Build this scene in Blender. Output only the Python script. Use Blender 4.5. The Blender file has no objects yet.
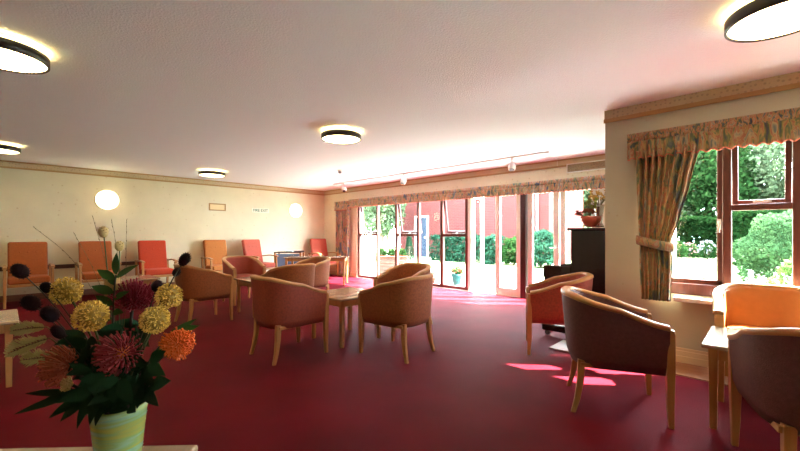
import bpy, bmesh, math, random
from mathutils import Vector, Matrix, Euler
random.seed(7)
PI = math.pi
COL = bpy.context.scene.collection
V = Vector

# ------------------------------------------------------------------ materials
def mat(name, col=(.5, .5, .5), rough=.6, metal=0., noise=0., nscale=8., bump=0., bscale=60., spec=.5, emit=None, estr=0., coat=0., sheen=0.):
    m = bpy.data.materials.new(name); m.use_nodes = True
    nt = m.node_tree; b = nt.nodes['Principled BSDF']
    b.inputs['Base Color'].default_value = (*col, 1)
    b.inputs['Roughness'].default_value = rough
    b.inputs['Metallic'].default_value = metal
    b.inputs['Specular IOR Level'].default_value = spec
    b.inputs['Coat Weight'].default_value = coat
    b.inputs['Sheen Weight'].default_value = sheen
    if emit:
        b.inputs['Emission Color'].default_value = (*emit, 1)
        b.inputs['Emission Strength'].default_value = estr
    if noise or bump:
        tc = nt.nodes.new('ShaderNodeTexCoord')
    if noise:
        n = nt.nodes.new('ShaderNodeTexNoise'); n.inputs['Scale'].default_value = nscale; n.inputs['Detail'].default_value = 5
        nt.links.new(tc.outputs['Object'], n.inputs['Vector'])
        r = nt.nodes.new('ShaderNodeValToRGB')
        r.color_ramp.elements[0].position = .3; r.color_ramp.elements[1].position = .7
        r.color_ramp.elements[0].color = (*[c*(1-noise) for c in col], 1)
        r.color_ramp.elements[1].color = (*[min(1, c*(1+noise)) for c in col], 1)
        nt.links.new(n.outputs['Fac'], r.inputs['Fac']); nt.links.new(r.outputs['Color'], b.inputs['Base Color'])
    if bump:
        n2 = nt.nodes.new('ShaderNodeTexNoise'); n2.inputs['Scale'].default_value = bscale; n2.inputs['Detail'].default_value = 3
        nt.links.new(tc.outputs['Object'], n2.inputs['Vector'])
        bp = nt.nodes.new('ShaderNodeBump'); bp.inputs['Strength'].default_value = bump; bp.inputs['Distance'].default_value = .01
        nt.links.new(n2.outputs['Fac'], bp.inputs['Height']); nt.links.new(bp.outputs['Normal'], b.inputs['Normal'])
    return m

def wood(name, c1, c2, rough=.4, scale=3., stretch=(1, 12, 12), coat=0.):
    m = mat(name, c1, rough, coat=coat); nt = m.node_tree; b = nt.nodes['Principled BSDF']
    tc = nt.nodes.new('ShaderNodeTexCoord'); mp = nt.nodes.new('ShaderNodeMapping'); mp.inputs['Scale'].default_value = stretch
    n = nt.nodes.new('ShaderNodeTexNoise'); n.inputs['Scale'].default_value = scale; n.inputs['Detail'].default_value = 6; n.inputs['Distortion'].default_value = .6
    r = nt.nodes.new('ShaderNodeValToRGB'); r.color_ramp.elements[0].position = .32; r.color_ramp.elements[1].position = .68
    r.color_ramp.elements[0].color = (*c1, 1); r.color_ramp.elements[1].color = (*c2, 1)
    L = nt.links.new
    L(tc.outputs['Object'], mp.inputs['Vector']); L(mp.outputs['Vector'], n.inputs['Vector']); L(n.outputs['Fac'], r.inputs['Fac']); L(r.outputs['Color'], b.inputs['Base Color'])
    return m

def leafmat(name, c1, c2, trans=.35, scale=3.):
    m = bpy.data.materials.new(name); m.use_nodes = True; nt = m.node_tree; nt.nodes.clear()
    o = nt.nodes.new('ShaderNodeOutputMaterial'); d = nt.nodes.new('ShaderNodeBsdfDiffuse'); t = nt.nodes.new('ShaderNodeBsdfTranslucent'); mx = nt.nodes.new('ShaderNodeMixShader')
    mx.inputs[0].default_value = trans
    tc = nt.nodes.new('ShaderNodeTexCoord'); n = nt.nodes.new('ShaderNodeTexNoise'); n.inputs['Scale'].default_value = scale; n.inputs['Detail'].default_value = 4
    r = nt.nodes.new('ShaderNodeValToRGB'); r.color_ramp.elements[0].position = .35; r.color_ramp.elements[1].position = .65
    r.color_ramp.elements[0].color = (*c1, 1); r.color_ramp.elements[1].color = (*c2, 1)
    L = nt.links.new
    L(tc.outputs['Object'], n.inputs['Vector']); L(n.outputs['Fac'], r.inputs['Fac'])
    L(r.outputs['Color'], d.inputs['Color']); L(r.outputs['Color'], t.inputs['Color'])
    L(d.outputs[0], mx.inputs[1]); L(t.outputs[0], mx.inputs[2]); L(mx.outputs[0], o.inputs['Surface'])
    return m

def glassmat(name):
    m = bpy.data.materials.new(name); m.use_nodes = True; nt = m.node_tree; nt.nodes.clear()
    o = nt.nodes.new('ShaderNodeOutputMaterial'); t = nt.nodes.new('ShaderNodeBsdfTransparent'); g = nt.nodes.new('ShaderNodeBsdfGlossy'); mx = nt.nodes.new('ShaderNodeMixShader')
    t.inputs['Color'].default_value = (.97, .985, .98, 1); g.inputs['Roughness'].default_value = .02
    mx.inputs[0].default_value = .015
    nt.links.new(t.outputs[0], mx.inputs[1]); nt.links.new(g.outputs[0], mx.inputs[2]); nt.links.new(mx.outputs[0], o.inputs['Surface'])
    return m

def paper_mat(name, base, dot, dscale=9., dsize=.16):
    """wallpaper: plain ground with small scattered motifs"""
    m = mat(name, base, .75, spec=.3); nt = m.node_tree; b = nt.nodes['Principled BSDF']; L = nt.links.new
    tc = nt.nodes.new('ShaderNodeTexCoord')
    vo = nt.nodes.new('ShaderNodeTexVoronoi'); vo.inputs['Scale'].default_value = dscale; vo.inputs['Randomness'].default_value = .55
    r = nt.nodes.new('ShaderNodeValToRGB'); r.color_ramp.elements[0].position = dsize*.6; r.color_ramp.elements[1].position = dsize
    r.color_ramp.elements[0].color = (*dot, 1); r.color_ramp.elements[1].color = (*base, 1)
    n = nt.nodes.new('ShaderNodeTexNoise'); n.inputs['Scale'].default_value = 2.2; n.inputs['Detail'].default_value = 6
    mx = nt.nodes.new('ShaderNodeMix'); mx.data_type = 'RGBA'; mx.blend_type = 'MULTIPLY'; mx.inputs[0].default_value = .25
    L(tc.outputs['Object'], vo.inputs['Vector']); L(tc.outputs['Object'], n.inputs['Vector'])
    L(vo.outputs['Distance'], r.inputs['Fac']); L(r.outputs['Color'], mx.inputs[6]); L(n.outputs['Color'], mx.inputs[7])
    hs = nt.nodes.new('ShaderNodeHueSaturation'); hs.inputs['Saturation'].default_value = 0
    L(n.outputs['Color'], hs.inputs['Color']); L(hs.outputs['Color'], mx.inputs[7]); L(mx.outputs[2], b.inputs['Base Color'])
    return m

def chintz(name, scale=7., bright=1., tint=(1, 1, 1)):
    """curtain print: soft blotches of coral, sage, cream and slate"""
    m = mat(name, (.4, .2, .15), .85, sheen=.2); nt = m.node_tree; b = nt.nodes['Principled BSDF']; L = nt.links.new
    tc = nt.nodes.new('ShaderNodeTexCoord'); mp = nt.nodes.new('ShaderNodeMapping'); mp.inputs['Scale'].default_value = (1, 1.0, .40)
    n = nt.nodes.new('ShaderNodeTexNoise'); n.inputs['Scale'].default_value = scale; n.inputs['Detail'].default_value = 3; n.inputs['Distortion'].default_value = 1.2
    r = nt.nodes.new('ShaderNodeValToRGB'); cr = r.color_ramp
    cols = [(.32, (.06, .075, .12)), (.42, (.13, .15, .075)), (.48, (.34, .22, .10)), (.535, (.30, .105, .07)), (.59, (.34, .26, .16)), (.68, (.12, .14, .14))]
    cr.elements[0].position, cr.elements[0].color = cols[0][0], (*[c*bright*q for c, q in zip(cols[0][1], tint)], 1)
    cr.elements[1].position, cr.elements[1].color = cols[-1][0], (*[c*bright*q for c, q in zip(cols[-1][1], tint)], 1)
    for p, c in cols[1:-1]:
        e = cr.elements.new(p); e.color = (*[x*bright*q for x, q in zip(c, tint)], 1)
    L(tc.outputs['Object'], mp.inputs['Vector']); L(mp.outputs['Vector'], n.inputs['Vector']); L(n.outputs['Fac'], r.inputs['Fac']); L(r.outputs['Color'], b.inputs['Base Color'])
    tr = nt.nodes.new('ShaderNodeBsdfTranslucent'); mx = nt.nodes.new('ShaderNodeMixShader'); mx.inputs[0].default_value = .18
    o = nt.nodes['Material Output']; L(r.outputs['Color'], tr.inputs['Color']); L(b.outputs[0], mx.inputs[1]); L(tr.outputs[0], mx.inputs[2]); L(mx.outputs[0], o.inputs['Surface'])
    return m

def brickmat(name):
    m = mat(name, (.4, .12, .08), .9, spec=.04); nt = m.node_tree; b = nt.nodes['Principled BSDF']; L = nt.links.new
    tc = nt.nodes.new('ShaderNodeTexCoord'); mp = nt.nodes.new('ShaderNodeMapping'); mp.inputs['Rotation'].default_value = (PI/2, 0, PI/2)
    sx = nt.nodes.new('ShaderNodeSeparateXYZ'); cx = nt.nodes.new('ShaderNodeCombineXYZ')
    L(tc.outputs['Object'], sx.inputs[0]); L(sx.outputs['Y'], cx.inputs['X']); L(sx.outputs['Z'], cx.inputs['Y'])
    br = nt.nodes.new('ShaderNodeTexBrick'); br.inputs['Scale'].default_value = 1.; br.inputs['Brick Width'].default_value = .23; br.inputs['Row Height'].default_value = .075; br.inputs['Mortar Size'].default_value = .009
    br.inputs['Color1'].default_value = (.072, .0135, .012, 1); br.inputs['Color2'].default_value = (.053, .0096, .0088, 1); br.inputs['Mortar'].default_value = (.06, .033, .030, 1)
    L(cx.outputs[0], br.inputs['Vector']); L(br.outputs['Color'], b.inputs['Base Color'])
    return m

def swirl_glaze(name):
    m = mat(name, (.3, .4, .2), .25, coat=.4); nt = m.node_tree; b = nt.nodes['Principled BSDF']; L = nt.links.new
    tc = nt.nodes.new('ShaderNodeTexCoord'); mp = nt.nodes.new('ShaderNodeMapping'); mp.inputs['Scale'].default_value = (3, 3, 26); mp.inputs['Rotation'].default_value = (.10, -.12, 0)
    n = nt.nodes.new('ShaderNodeTexNoise'); n.inputs['Scale'].default_value = 1.6; n.inputs['Detail'].default_value = 6; n.inputs['Distortion'].default_value = .5
    r = nt.nodes.new('ShaderNodeValToRGB'); cr = r.color_ramp
    cr.elements[0].position = .3; cr.elements[0].color = (.08, .34, .28, 1); cr.elements[1].position = .72; cr.elements[1].color = (.44, .42, .09, 1)
    for p, c in ((.40, (.14, .40, .30)), (.46, (.28, .46, .28)), (.52, (.26, .42, .16)), (.6, (.36, .42, .10))):
        cr.elements.new(p).color = (*c, 1)
    L(tc.outputs['Object'], mp.inputs['Vector']); L(mp.outputs['Vector'], n.inputs['Vector']); L(n.outputs['Fac'], r.inputs['Fac']); L(r.outputs['Color'], b.inputs['Base Color'])
    return m

M = dict(
    ceiling=mat('stippled white ceiling', (.86, .91, .94), .9, bump=.55, bscale=75, spec=.1),
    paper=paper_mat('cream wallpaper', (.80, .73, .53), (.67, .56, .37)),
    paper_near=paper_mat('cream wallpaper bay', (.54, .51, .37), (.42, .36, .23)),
    border=paper_mat('border paper', (.66, .53, .33), (.50, .40, .26), 26., .3),
    border_line=mat('border line', (.44, .27, .11), .7),
    carpet=mat('crimson carpet', (.125, .0048, .0105), .62, noise=.22, nscale=2.2, bump=.5, bscale=260, spec=.045),
    duct=wood('brown floor strip', (.30, .12, .06), (.38, .17, .09), .35, 3, (12, 1, 1)),
    skirt=mat('cream painted skirting', (.66, .52, .32), .45),
    skirt_brown=wood('brown skirting', (.16, .06, .03), (.22, .09, .04), .5),
    rail=wood('dark rail', (.05, .018, .012), (.075, .028, .016), .5),
    mahog=wood('red mahogany frame', (.080, .022, .014), (.12, .034, .020), .35, 4, (10, 10, 1)),
    mahog_dark=wood('dark mahogany post', (.04, .010, .009), (.06, .015, .012), .35, 4, (10, 10, 1)),
    cream=mat('cream gloss paint', (.80, .79, .70), .35),
    sill=mat('gloss sill', (.86, .84, .80), .16, coat=.6),
    glass=glassmat('window glass'),
    beech=wood('beech', (0.3995, 0.1785, 0.0510), (0.4760, 0.2380, 0.0765), .35, 3, (8, 8, 1), .2),
    beech_top=wood('beech table top', (0.3570, 0.2635, 0.1615), (0.4165, 0.3145, 0.2040), .22, 2.4, (1, 11, 1), .4),
    terra=mat('terracotta weave', (0.2800, 0.0440, 0.0192), .7, noise=.22, nscale=55, bump=.25, bscale=220, sheen=.04),
    brownw=mat('brown weave', (0.2880, 0.0840, 0.0240), .7, noise=.22, nscale=55, bump=.25, bscale=220, sheen=.04),
    maroon=mat('maroon brown weave', (0.1200, 0.0400, 0.0368), .7, noise=.2, nscale=55, bump=.25, bscale=220, sheen=.03),  # tub chair weave with shade put into the colour
    orange=mat('orange vinyl', (0.4480, 0.1760, 0.0440), .42, noise=.06, nscale=20, spec=.5),  # tub chair cover with sunlight put into a brighter colour
    redf=mat('red weave', (0.3680, 0.0600, 0.0320), .75, noise=.2, nscale=60, bump=.2, bscale=200, sheen=.15),
    rim=mat('tan padded band', (0.4760, 0.2295, 0.0723), .38, noise=.08, nscale=20),
    hb_brown=mat('orange brown moquette', (0.3608, 0.0861, 0.0131), .8, noise=.12, nscale=60, sheen=.03),
    hb_red=mat('orange red moquette', (0.4920, 0.0451, 0.0115), .8, noise=.12, nscale=60, sheen=.03),
    hb_orange=mat('amber moquette', (0.4756, 0.1640, 0.0328), .8, noise=.12, nscale=60, sheen=.03),
    hb_pink=mat('coral moquette', (0.4756, 0.0902, 0.0533), .8, noise=.12, nscale=60, sheen=.03),
    black=mat('black lamp metal', (.018, .014, .012), .4),
    brass=mat('pale yellow lamp ring', (.75, .66, .36), .4),
    diffuser=mat('lit diffuser', (.9, .85, .7), .4, emit=(1, .72, .34), estr=8.5),
    uplight=mat('lit upper ring', (.9, .8, .5), .4, emit=(1, .80, .36), estr=1.6),
    wall_diff=mat('lit wall diffuser', (.9, .85, .7), .4, emit=(1, .76, .40), estr=4),
    white=mat('white plastic', (.78, .75, .70), .4),
    grey=mat('grey plastic', (.25, .25, .25), .5),
    ebony=mat('dark piano veneer', (.020, .012, .014), .25, coat=.4, noise=.2, nscale=6),
    ebony_green=mat('black green piano fall', (.022, .030, .022), .35),
    gold=wood('gilt frame', (.35, .20, .07), (.45, .27, .10), .4),
    notice=mat('cream notice', (.80, .62, .34), .6),
    green=mat('green sign ink', (.02, .22, .12), .6),
    sign=mat('sign panel', (.82, .76, .62), .6),
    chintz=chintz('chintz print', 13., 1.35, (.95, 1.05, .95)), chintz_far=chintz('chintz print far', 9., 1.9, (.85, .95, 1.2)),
    chintz_pale=chintz('chintz print pale', 16., 1.9, (.95, 1.02, 1.1)), heading=chintz('chintz heading', 40., 1.4), trim=mat('coral trim', (.62, .17, .10), .8),
    vase=swirl_glaze('swirled green glaze'),
    silver=mat('silvery vase', (.55, .50, .45), .22, metal=.8),
    redpot=mat('red pottery', (.55, .10, .06), .35),
    crystal=glassmat('clear drinking glass'),
    blue=mat('slate blue panel', (.16, .26, .46), .6), slate=mat('dark cover', (.05, .06, .08), .5), teal=mat('pale blue cover', (.42, .60, .66), .5),
    allium=mat('cream floret', (.86, .61, .13), .7, noise=.2, nscale=90), allium_core=mat('allium core', (.40, .28, .06), .8),
    pod=mat('dark seed pod', (.014, .005, .008), .7, spec=.15, noise=.3, nscale=60),
    stem=mat('green stem', (.06, .10, .03), .6), grass=mat('dry grass stem', (.12, .10, .03), .6), dkstem=mat('dark stem', (.03, .035, .02), .6),
    leaf=leafmat('glossy dark leaf', (.016, .050, .024), (.030, .080, .036), .15), leaf_lt=leafmat('mid green leaf', (.05, .13, .04), (.08, .18, .06), .2),
    plume=leafmat('pale plume', (.48, .46, .20), (.66, .60, .30), .25),
    pr_red=mat('crimson style', (.30, .020, .045), .6, noise=.2), pr_pink=mat('rose style', (.38, .05, .055), .6), pr_org=mat('orange style', (.88, .20, .03), .55), pr_salmon=mat('salmon style', (.52, .13, .06), .6), pr_core=mat('orange core', (.85, .26, .04), .6), bud=mat('cream bud', (.66, .50, .20), .6),
    brick=brickmat('red brick'), slatew=wood('weathered slat', (.09, .045, .03), (.13, .07, .045), .7), bluedoor=mat('blue grey door', (.020, .026, .040), .7, spec=.03), roof=mat('roof tile', (.30, .12, .09), .8),
    lawn=mat('lawn', (.15, .20, .085), .95, noise=.25, nscale=1.3, spec=.1), patio=mat('pale paving', (.17, .168, .163), .8, noise=.1, nscale=4, spec=.2), path=mat('garden path', (.45, .44, .42), .85, noise=.1, nscale=4),
    bark=mat('bark', (.10, .065, .04), .9), soil=mat('soil', (.07, .045, .03), .95),
    lf_shrub=leafmat('shrub leaf', (0.0246, 0.0558, 0.0213), (0.0451, 0.0861, 0.0328), .4), lf_dark=leafmat('deep hedge leaf', (0.0033, 0.0123, 0.0033), (0.0074, 0.0205, 0.0049), .3), lf_mid=leafmat('garden leaf', (0.0098, 0.0303, 0.0082), (0.0197, 0.0476, 0.0123), .4),
    lf_pale=leafmat('pale tree leaf', (0.0574, 0.0902, 0.0451), (0.1148, 0.1476, 0.0779), .5), lf_blue=leafmat('blue green leaf', (0.0098, 0.0328, 0.0197), (0.0164, 0.0492, 0.0279), .35), lf_bright=leafmat('bright leaf', (0.0517, 0.1082, 0.0246), (0.0935, 0.1591, 0.0426), .45),
    fl_white=leafmat('white blossom', (0.256, 0.250, 0.250), (0.272, 0.262, 0.282), .3), fl_pink=leafmat('pink blossom', (0.240, 0.080, 0.096), (0.256, 0.128, 0.134), .3), fl_red=leafmat('red blossom', (0.208, 0.032, 0.026), (0.240, 0.070, 0.051), .3), fl_lilac=leafmat('lilac blossom', (0.144, 0.134, 0.224), (0.192, 0.176, 0.256), .3),
    tealpot=mat('teal glazed pot', (.020, .075, .072), .5, spec=.1), clay=mat('clay pot', (.16, .05, .03), .8, spec=.1),
)

# ------------------------------------------------------------------ mesh helpers
class MB:
    def __init__(s): s.v = []; s.f = []; s.sm = []
    def add(s, vs, fs, smooth=False):
        o = len(s.v); s.v += [tuple(v) for v in vs]; s.f += [tuple(i+o for i in f) for f in fs]; s.sm += [smooth]*len(fs)
    def box(s, c, d, R=None):
        c = V(c); vs = []
        for x in (-.5, .5):
            for y in (-.5, .5):
                for z in (-.5, .5):
                    p = V((x*d[0], y*d[1], z*d[2])); vs.append(c + (R @ p if R else p))
        s.add(vs, [(0, 1, 3, 2), (4, 6, 7, 5), (0, 4, 5, 1), (2, 3, 7, 6), (0, 2, 6, 4), (1, 5, 7, 3)]); return s
    def span(s, a, b):
        return s.box([(p+q)/2 for p, q in zip(a, b)], [abs(q-p) for p, q in zip(a, b)])
    def loft(s, rings, caps=True, smooth=True, close=True):
        n = len(rings[0]); vs = [p for r in rings for p in r]; fs = []
        for i in range(len(rings)-1):
            for j in range(n if close else n-1):
                k = (j+1) % n; fs.append((i*n+j, i*n+k, (i+1)*n+k, (i+1)*n+j))
        s.add(vs, fs, smooth)
        if caps:
            s.add(rings[0], [tuple(range(n))[::-1]]); s.add(rings[-1], [tuple(range(n))])
        return s
    def tube(s, pts, rad, n=8, smooth=True):
        pts = [V(p) for p in pts]
        if not hasattr(rad, '__len__'): rad = [rad]*len(pts)
        rings = []; up = V((.13, .21, .97)).normalized()
        for i, p in enumerate(pts):
            t = (pts[min(i+1, len(pts)-1)] - pts[max(i-1, 0)]).normalized()
            u = t.cross(up)
            if u.length < .05: u = t.cross(V((1, 0, 0)))
            u.normalize(); w = t.cross(u)
            rings.append([p + (u*math.cos(a)+w*math.sin(a))*rad[i] for a in [2*PI*k/n for k in range(n)]])
        return s.loft(rings, True, smooth)
    def sqtube(s, pts, half):
        """square bar following pts (mostly vertical); half = list of (hx, hy)"""
        rings = []
        for p, h in zip(pts, half):
            rings.append([V(p)+V((a*h[0], b*h[1], 0)) for a, b in ((-1, -1), (1, -1), (1, 1), (-1, 1))])
        return s.loft(rings, True, False)
    def lathe(s, prof, n=32, c=(0, 0, 0), smooth=True):
        rings = [[V(c)+V((r*math.cos(2*PI*k/n), r*math.sin(2*PI*k/n), z)) for k in range(n)] for r, z in prof]
        return s.loft(rings, True, smooth)
    def ball(s, c, r, n=12, m=8, R=None):
        rings = []
        for i in range(m+1):
            a = -PI/2 + PI*i/m; ca = max(math.cos(a), .02)
            ring = []
            for k in range(n):
                p = V((ca*math.cos(2*PI*k/n)*r[0], ca*math.sin(2*PI*k/n)*r[1], math.sin(a)*r[2]))
                ring.append(V(c) + (R @ p if R else p))
            rings.append(ring)
        return s.loft(rings, True, True)
    def leaf(s, base, d, length, width, nrm, bend=.15, seg=4):
        d = V(d).normalized(); nrm = V(nrm); side = d.cross(nrm)
        if side.length < .01: side = d.cross(V((1, 0, 0)))
        side.normalize(); nn = side.cross(d)
        vs = []; fs = []
        for i in range(seg+1):
            t = i/seg; w = width*.5*(math.sin(PI*(t**.8))*.98+.02*(1-t)); p = V(base)+d*length*t - nn*bend*length*t*t
            vs += [p-side*w+nn*w*.25, p, p+side*w+nn*w*.25]
        for i in range(seg):
            a = i*3; fs += [(a, a+1, a+4, a+3), (a+1, a+2, a+5, a+4)]
        s.add(vs, fs, True); return s
    def build(s, name, material, parent=None, bevel=0., seg=2, solid=0., label=None):
        me = bpy.data.meshes.new(name); me.from_pydata(s.v, [], s.f); me.update()
        me.polygons.foreach_set('use_smooth', s.sm); me.materials.append(material)
        o = bpy.data.objects.new(name, me); COL.objects.link(o)
        if parent is not None: o.parent = parent
        if solid:
            md = o.modifiers.new('thickness', 'SOLIDIFY'); md.thickness = solid; md.offset = 0
        if bevel:
            md = o.modifiers.new('soft edge', 'BEVEL'); md.width = bevel; md.segments = seg; md.limit_method = 'ANGLE'; md.angle_limit = math.radians(40)
            for p in me.polygons: p.use_smooth = True
            w = o.modifiers.new('normals', 'WEIGHTED_NORMAL'); w.keep_sharp = True
        if label: o['label'] = label
        return o

def tag(o, label=None, cat=None, group=None, kind=None):
    if label: o['label'] = label
    if cat: o['category'] = cat
    if group: o['group'] = group
    if kind: o['kind'] = kind
    return o
def thing(name, label, cat, loc=(0, 0, 0), rz=0., group=None):
    o = bpy.data.objects.new(name, None); COL.objects.link(o); o.empty_display_size = .1
    o.location = loc; o.rotation_euler = (0, 0, rz); return tag(o, label, cat, group)
def struct(o): o['kind'] = 'structure'; return o
def dup(root, loc, rz, label, recolor=None):
    r = root.copy(); COL.objects.link(r); r.location = loc; r.rotation_euler = (0, 0, rz); r['label'] = label
    def kids(src, dst):
        for ch in list(src.children):
            c = ch.copy(); COL.objects.link(c); c.parent = dst
            if recolor and c.type == 'MESH' and c.data.materials[0].name in recolor:
                key = (c.data.name, recolor[c.data.materials[0].name].name)
                if key not in RECOL:
                    RECOL[key] = c.data.copy(); RECOL[key].materials[0] = recolor[c.data.materials[0].name]
                c.data = RECOL[key]
            kids(ch, c)
    kids(root, r); return r
RECOL = {}

# ------------------------------------------------------------------ room shell
H = 2.40
XW, XN, YL, YR = 6.46, 4.21, 9.29, 1.17          # glazed wall, bay wall, far-end wall, return wall
XB, YB = -3.4, -3.4
m = MB(); m.span((XB-.2, YB-.2, -.12), (XW+.12, YL+.2, 0)); struct(m.build('floor', M['carpet']))
m = MB(); m.span((XB-.2, .92, H), (XW+.42, YL+.25, H+.2)); m.span((XB-.2, YB-.2, H), (XN+.26, .92, H+.2)); struct(m.build('ceiling', M['ceiling']))
m = MB(); m.span((XB-.2, YL, 0), (XW+.2, YL+.2, H)); struct(m.build('wall_left', M['paper']))
m = MB(); m.span((XB-.2, YB-.2, 0), (XB, YL, H)); struct(m.build('wall_rear', M['paper']))
m = MB(); m.span((XB, YB-.2, 0), (XN, YB, H)); struct(m.build('wall_side', M['paper']))
# glazed wall: solid ends and header
Y0, Y1 = 1.80, 7.80; ZT = 2.0
m = MB(); m.span((XW, Y1, 0), (XW+.2, YL, H)); m.span((XW, .92, 0), (XW+.2, Y0, H)); m.span((XW, Y0, ZT), (XW+.2, Y1, H))
struct(m.build('wall_back', M['paper']))
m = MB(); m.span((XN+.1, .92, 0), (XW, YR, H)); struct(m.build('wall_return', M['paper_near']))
# bay wall with its window opening, plus one added out of view
WY0, WY1, WZ0, WZ1 = -.68, .745, .61, 2.04
m = MB(); m.span((XN, WY1, 0), (XN+.24, .90, H)); m.span((XN, YB-.2, 0), (XN+.24, -3.2, H)); m.span((XN, -1.9, 0), (XN+.24, WY0, H)); m.span((XN, -3.2, 0), (XN+.24, -1.9, WZ0)); m.span((XN, -3.2, WZ1), (XN+.24, -1.9, H)); m.span((XN, WY0, 0), (XN+.24, WY1, WZ0)); m.span((XN, WY0, WZ1), (XN+.24, WY1, H))
m.span((XN, .90, 0), (XN+.1, YR, H))
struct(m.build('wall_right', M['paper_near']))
# border papers, picture lines
def strip(name, a, b, mt, bev=0):
    return struct(MB().span(a, b).build(name, mt, bevel=bev))
B0 = 2.285
strip('trim_1', (XB, YL-.006, B0), (XW, YL, H), M['border']); strip('trim_2', (XB, YL-.014, B0-.012), (XW, YL-.006, B0+.018), M['border_line'], .003)
strip('trim_3', (XW-.006, YR, B0), (XW, YL-.006, H), M['border']); strip('trim_4', (XW-.014, YR, B0-.012), (XW-.006, YL-.014, B0+.018), M['border_line'], .003)
strip('trim_5', (XN-.006, YB, B0), (XN, YR+.006, H), M['border']); strip('trim_6', (XN-.012, YB, B0-.012), (XN-.006, YR+.012, B0+.030), M['border_line'], .003)
strip('trim_7', (XN, YR, B0), (XW-.014, YR+.006, H), M['border'])
strip('trim_8', (XB, YL-.03, H-.022), (XW, YL-.006, H), M['border_line'], .006)
strip('trim_9', (XW-.03, YR, H-.022), (XW-.006, YL-.03, H), M['border_line'], .006)
strip('trim_10', (XB, YL-.025, .525), (2.15, YL, .598), M['rail'], .006)
strip('baseboard_left', (XB, YL-.018, 0), (XW, YL, .11), M['skirt_brown'], .004)
m = MB(); m.span((XN-.016, YB, 0), (XN, YR+.016, .112)); m.span((XN-.024, YB, 0), (XN-.016, YR+.024, .068)); m.span((XN-.010, YB, .112), (XN, YR+.010, .137))
struct(m.build('baseboard_right', M['skirt'], bevel=.003))
strip('baseboard_back', (XW-.018, Y1, 0), (XW, YL-.018, .11), M['skirt'], .004)
strip('trim_11', (XN-.40, YB, 0), (XN-.024, 1.58, .012), M['duct'], .004)

# ------------------------------------------------------------------ glazed wall windows and doors
def member(m, y0, y1, z0, z1, x0=XW+.03, x1=XW+.10): m.span((x0, min(y0, y1), z0), (x1, max(y0, y1), z1))
def far_window(name, ya, yb, ym, tz=1.13):
    """ya > yb; a top-hung light over a fixed pane between ya and ym, a full-height fixed pane from ym to yb"""
    m = MB(); w = .05
    member(m, ya, ya-w*1.5, 0, ZT); member(m, ym+w*.6, ym-w*.6, .07, ZT-.06); member(m, ya-w*1.5, yb, 0, .07); member(m, ya-w*1.5, yb, ZT-.06, ZT)
    member(m, ya-w*1.5, ym+w*.6, tz-.03, tz+.03)
    if abs(yb-ym) < .1: pass
    o = struct(m.build(name, M['mahog'], bevel=.004))
    a, b = ya-w*1.5, ym+w*.6
    MB().span((XW+.06, b, .07), (XW+.064, a, tz-.03)).build('pane', M['glass'], o)
    if abs(ym-yb) > .1:
        MB().span((XW+.06, yb, .07), (XW+.064, ym-w*.6, ZT-.06)).build('pane', M['glass'], o)
    # opening sash, hinged at its head and pushed outwards
    ang = math.radians(-9); hx, hz = XW+.08, ZT-.06; hh = ZT-.06-tz-.03
    R = Matrix.Rotation(ang, 3, 'Y')
    def q(s, c, d):
        s.box(V((hx, 0, hz)) + R @ V(c), d, R)
    s = MB(); yc = (a+b)/2; ww = a-b
    q(s, (0, a-.02, -hh/2), (.04, .03, hh)); q(s, (0, b+.02, -hh/2), (.04, .03, hh)); q(s, (0, yc, -.02), (.045, ww, .04)); q(s, (0, yc, -hh+.025), (.045, ww, .05))
    sash = s.build('sash', M['mahog_dark'], o, bevel=.003)
    g = MB(); q(g, (0, yc, -hh/2), (.005, ww-.08, hh-.08)); g.build('sash_pane', M['glass'], sash)
    k = MB(); k.tube([(XW+.09, yc, tz+.035), (XW+.30, yc, tz+.09)], .006); k.box((XW+.07, yc, tz+.04), (.02, .10, .015)); k.build('stay', M['grey'], o)
    return o
far_window('window_1', 7.80, 6.42, 7.055)
far_window('window_2', 6.42, 5.05, 5.68)
far_window('window_3', 5.05, 4.33, 4.38)
m = MB(); member(m, 4.345, 4.265, 0, ZT); struct(m.build('trim_12', M['cream'], bevel=.004))
m = MB(); member(m, 3.19, 3.085, 0, ZT, XW-.02, XW+.10); struct(m.build('trim_13', M['mahog_dark'], bevel=.004))
def french_door(name, hinge, w, ang, sgn, handle=False, st=.095):
    """leaf hinged at y = hinge, running sgn*w along Y when shut, swung outwards by ang"""
    o = bpy.data.objects.new(name, None); COL.objects.link(o); o.location = (XW+.05, hinge, 0); o.rotation_euler = (0, 0, ang); struct(o)
    m = MB(); t = .045; h = ZT-.02; e = sgn*w
    m.span((-t/2, 0, .012), (t/2, sgn*st, h)); m.span((-t/2, e-sgn*st, .012), (t/2, e, h)); m.span((-t/2, sgn*st, .012), (t/2, e-sgn*st, .15)); m.span((-t/2, sgn*st, h-.11), (t/2, e-sgn*st, h))
    fr = m.build('door_frame', M['cream'], o, bevel=.004)
    MB().span((-.003, sgn*st, .15), (.003, e-sgn*st, h-.11)).build('pane', M['glass'], o)
    if handle:
        k = MB(); k.box((-t/2-.006, e-sgn*st*.5, .88), (.012, .035, .2)); k.tube([(-t/2-.01, e-sgn*st*.5, .92), (-t/2-.05, e-sgn*st*.5, .92), (-t/2-.055, e-sgn*(st*.5+.10), .92)], .009)
        k.build('door_handle', M['white'], o)
    return o
french_door('door_1', 4.255, .52, math.radians(97), -1)
french_door('door_2', 3.195, .52, 0, 1)
french_door('door_3', 3.075, .56, 0, -1, True)
french_door('door_4', 1.92, .58, 0, 1)
m = MB(); m.span((XW+.03, 1.80, 0), (XW+.10, 1.915, ZT)); m.span((XW+.03, 1.80, ZT-.018), (XW+.10, 4.25, ZT)); struct(m.build('trim_14', M['cream'], bevel=.003))
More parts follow.
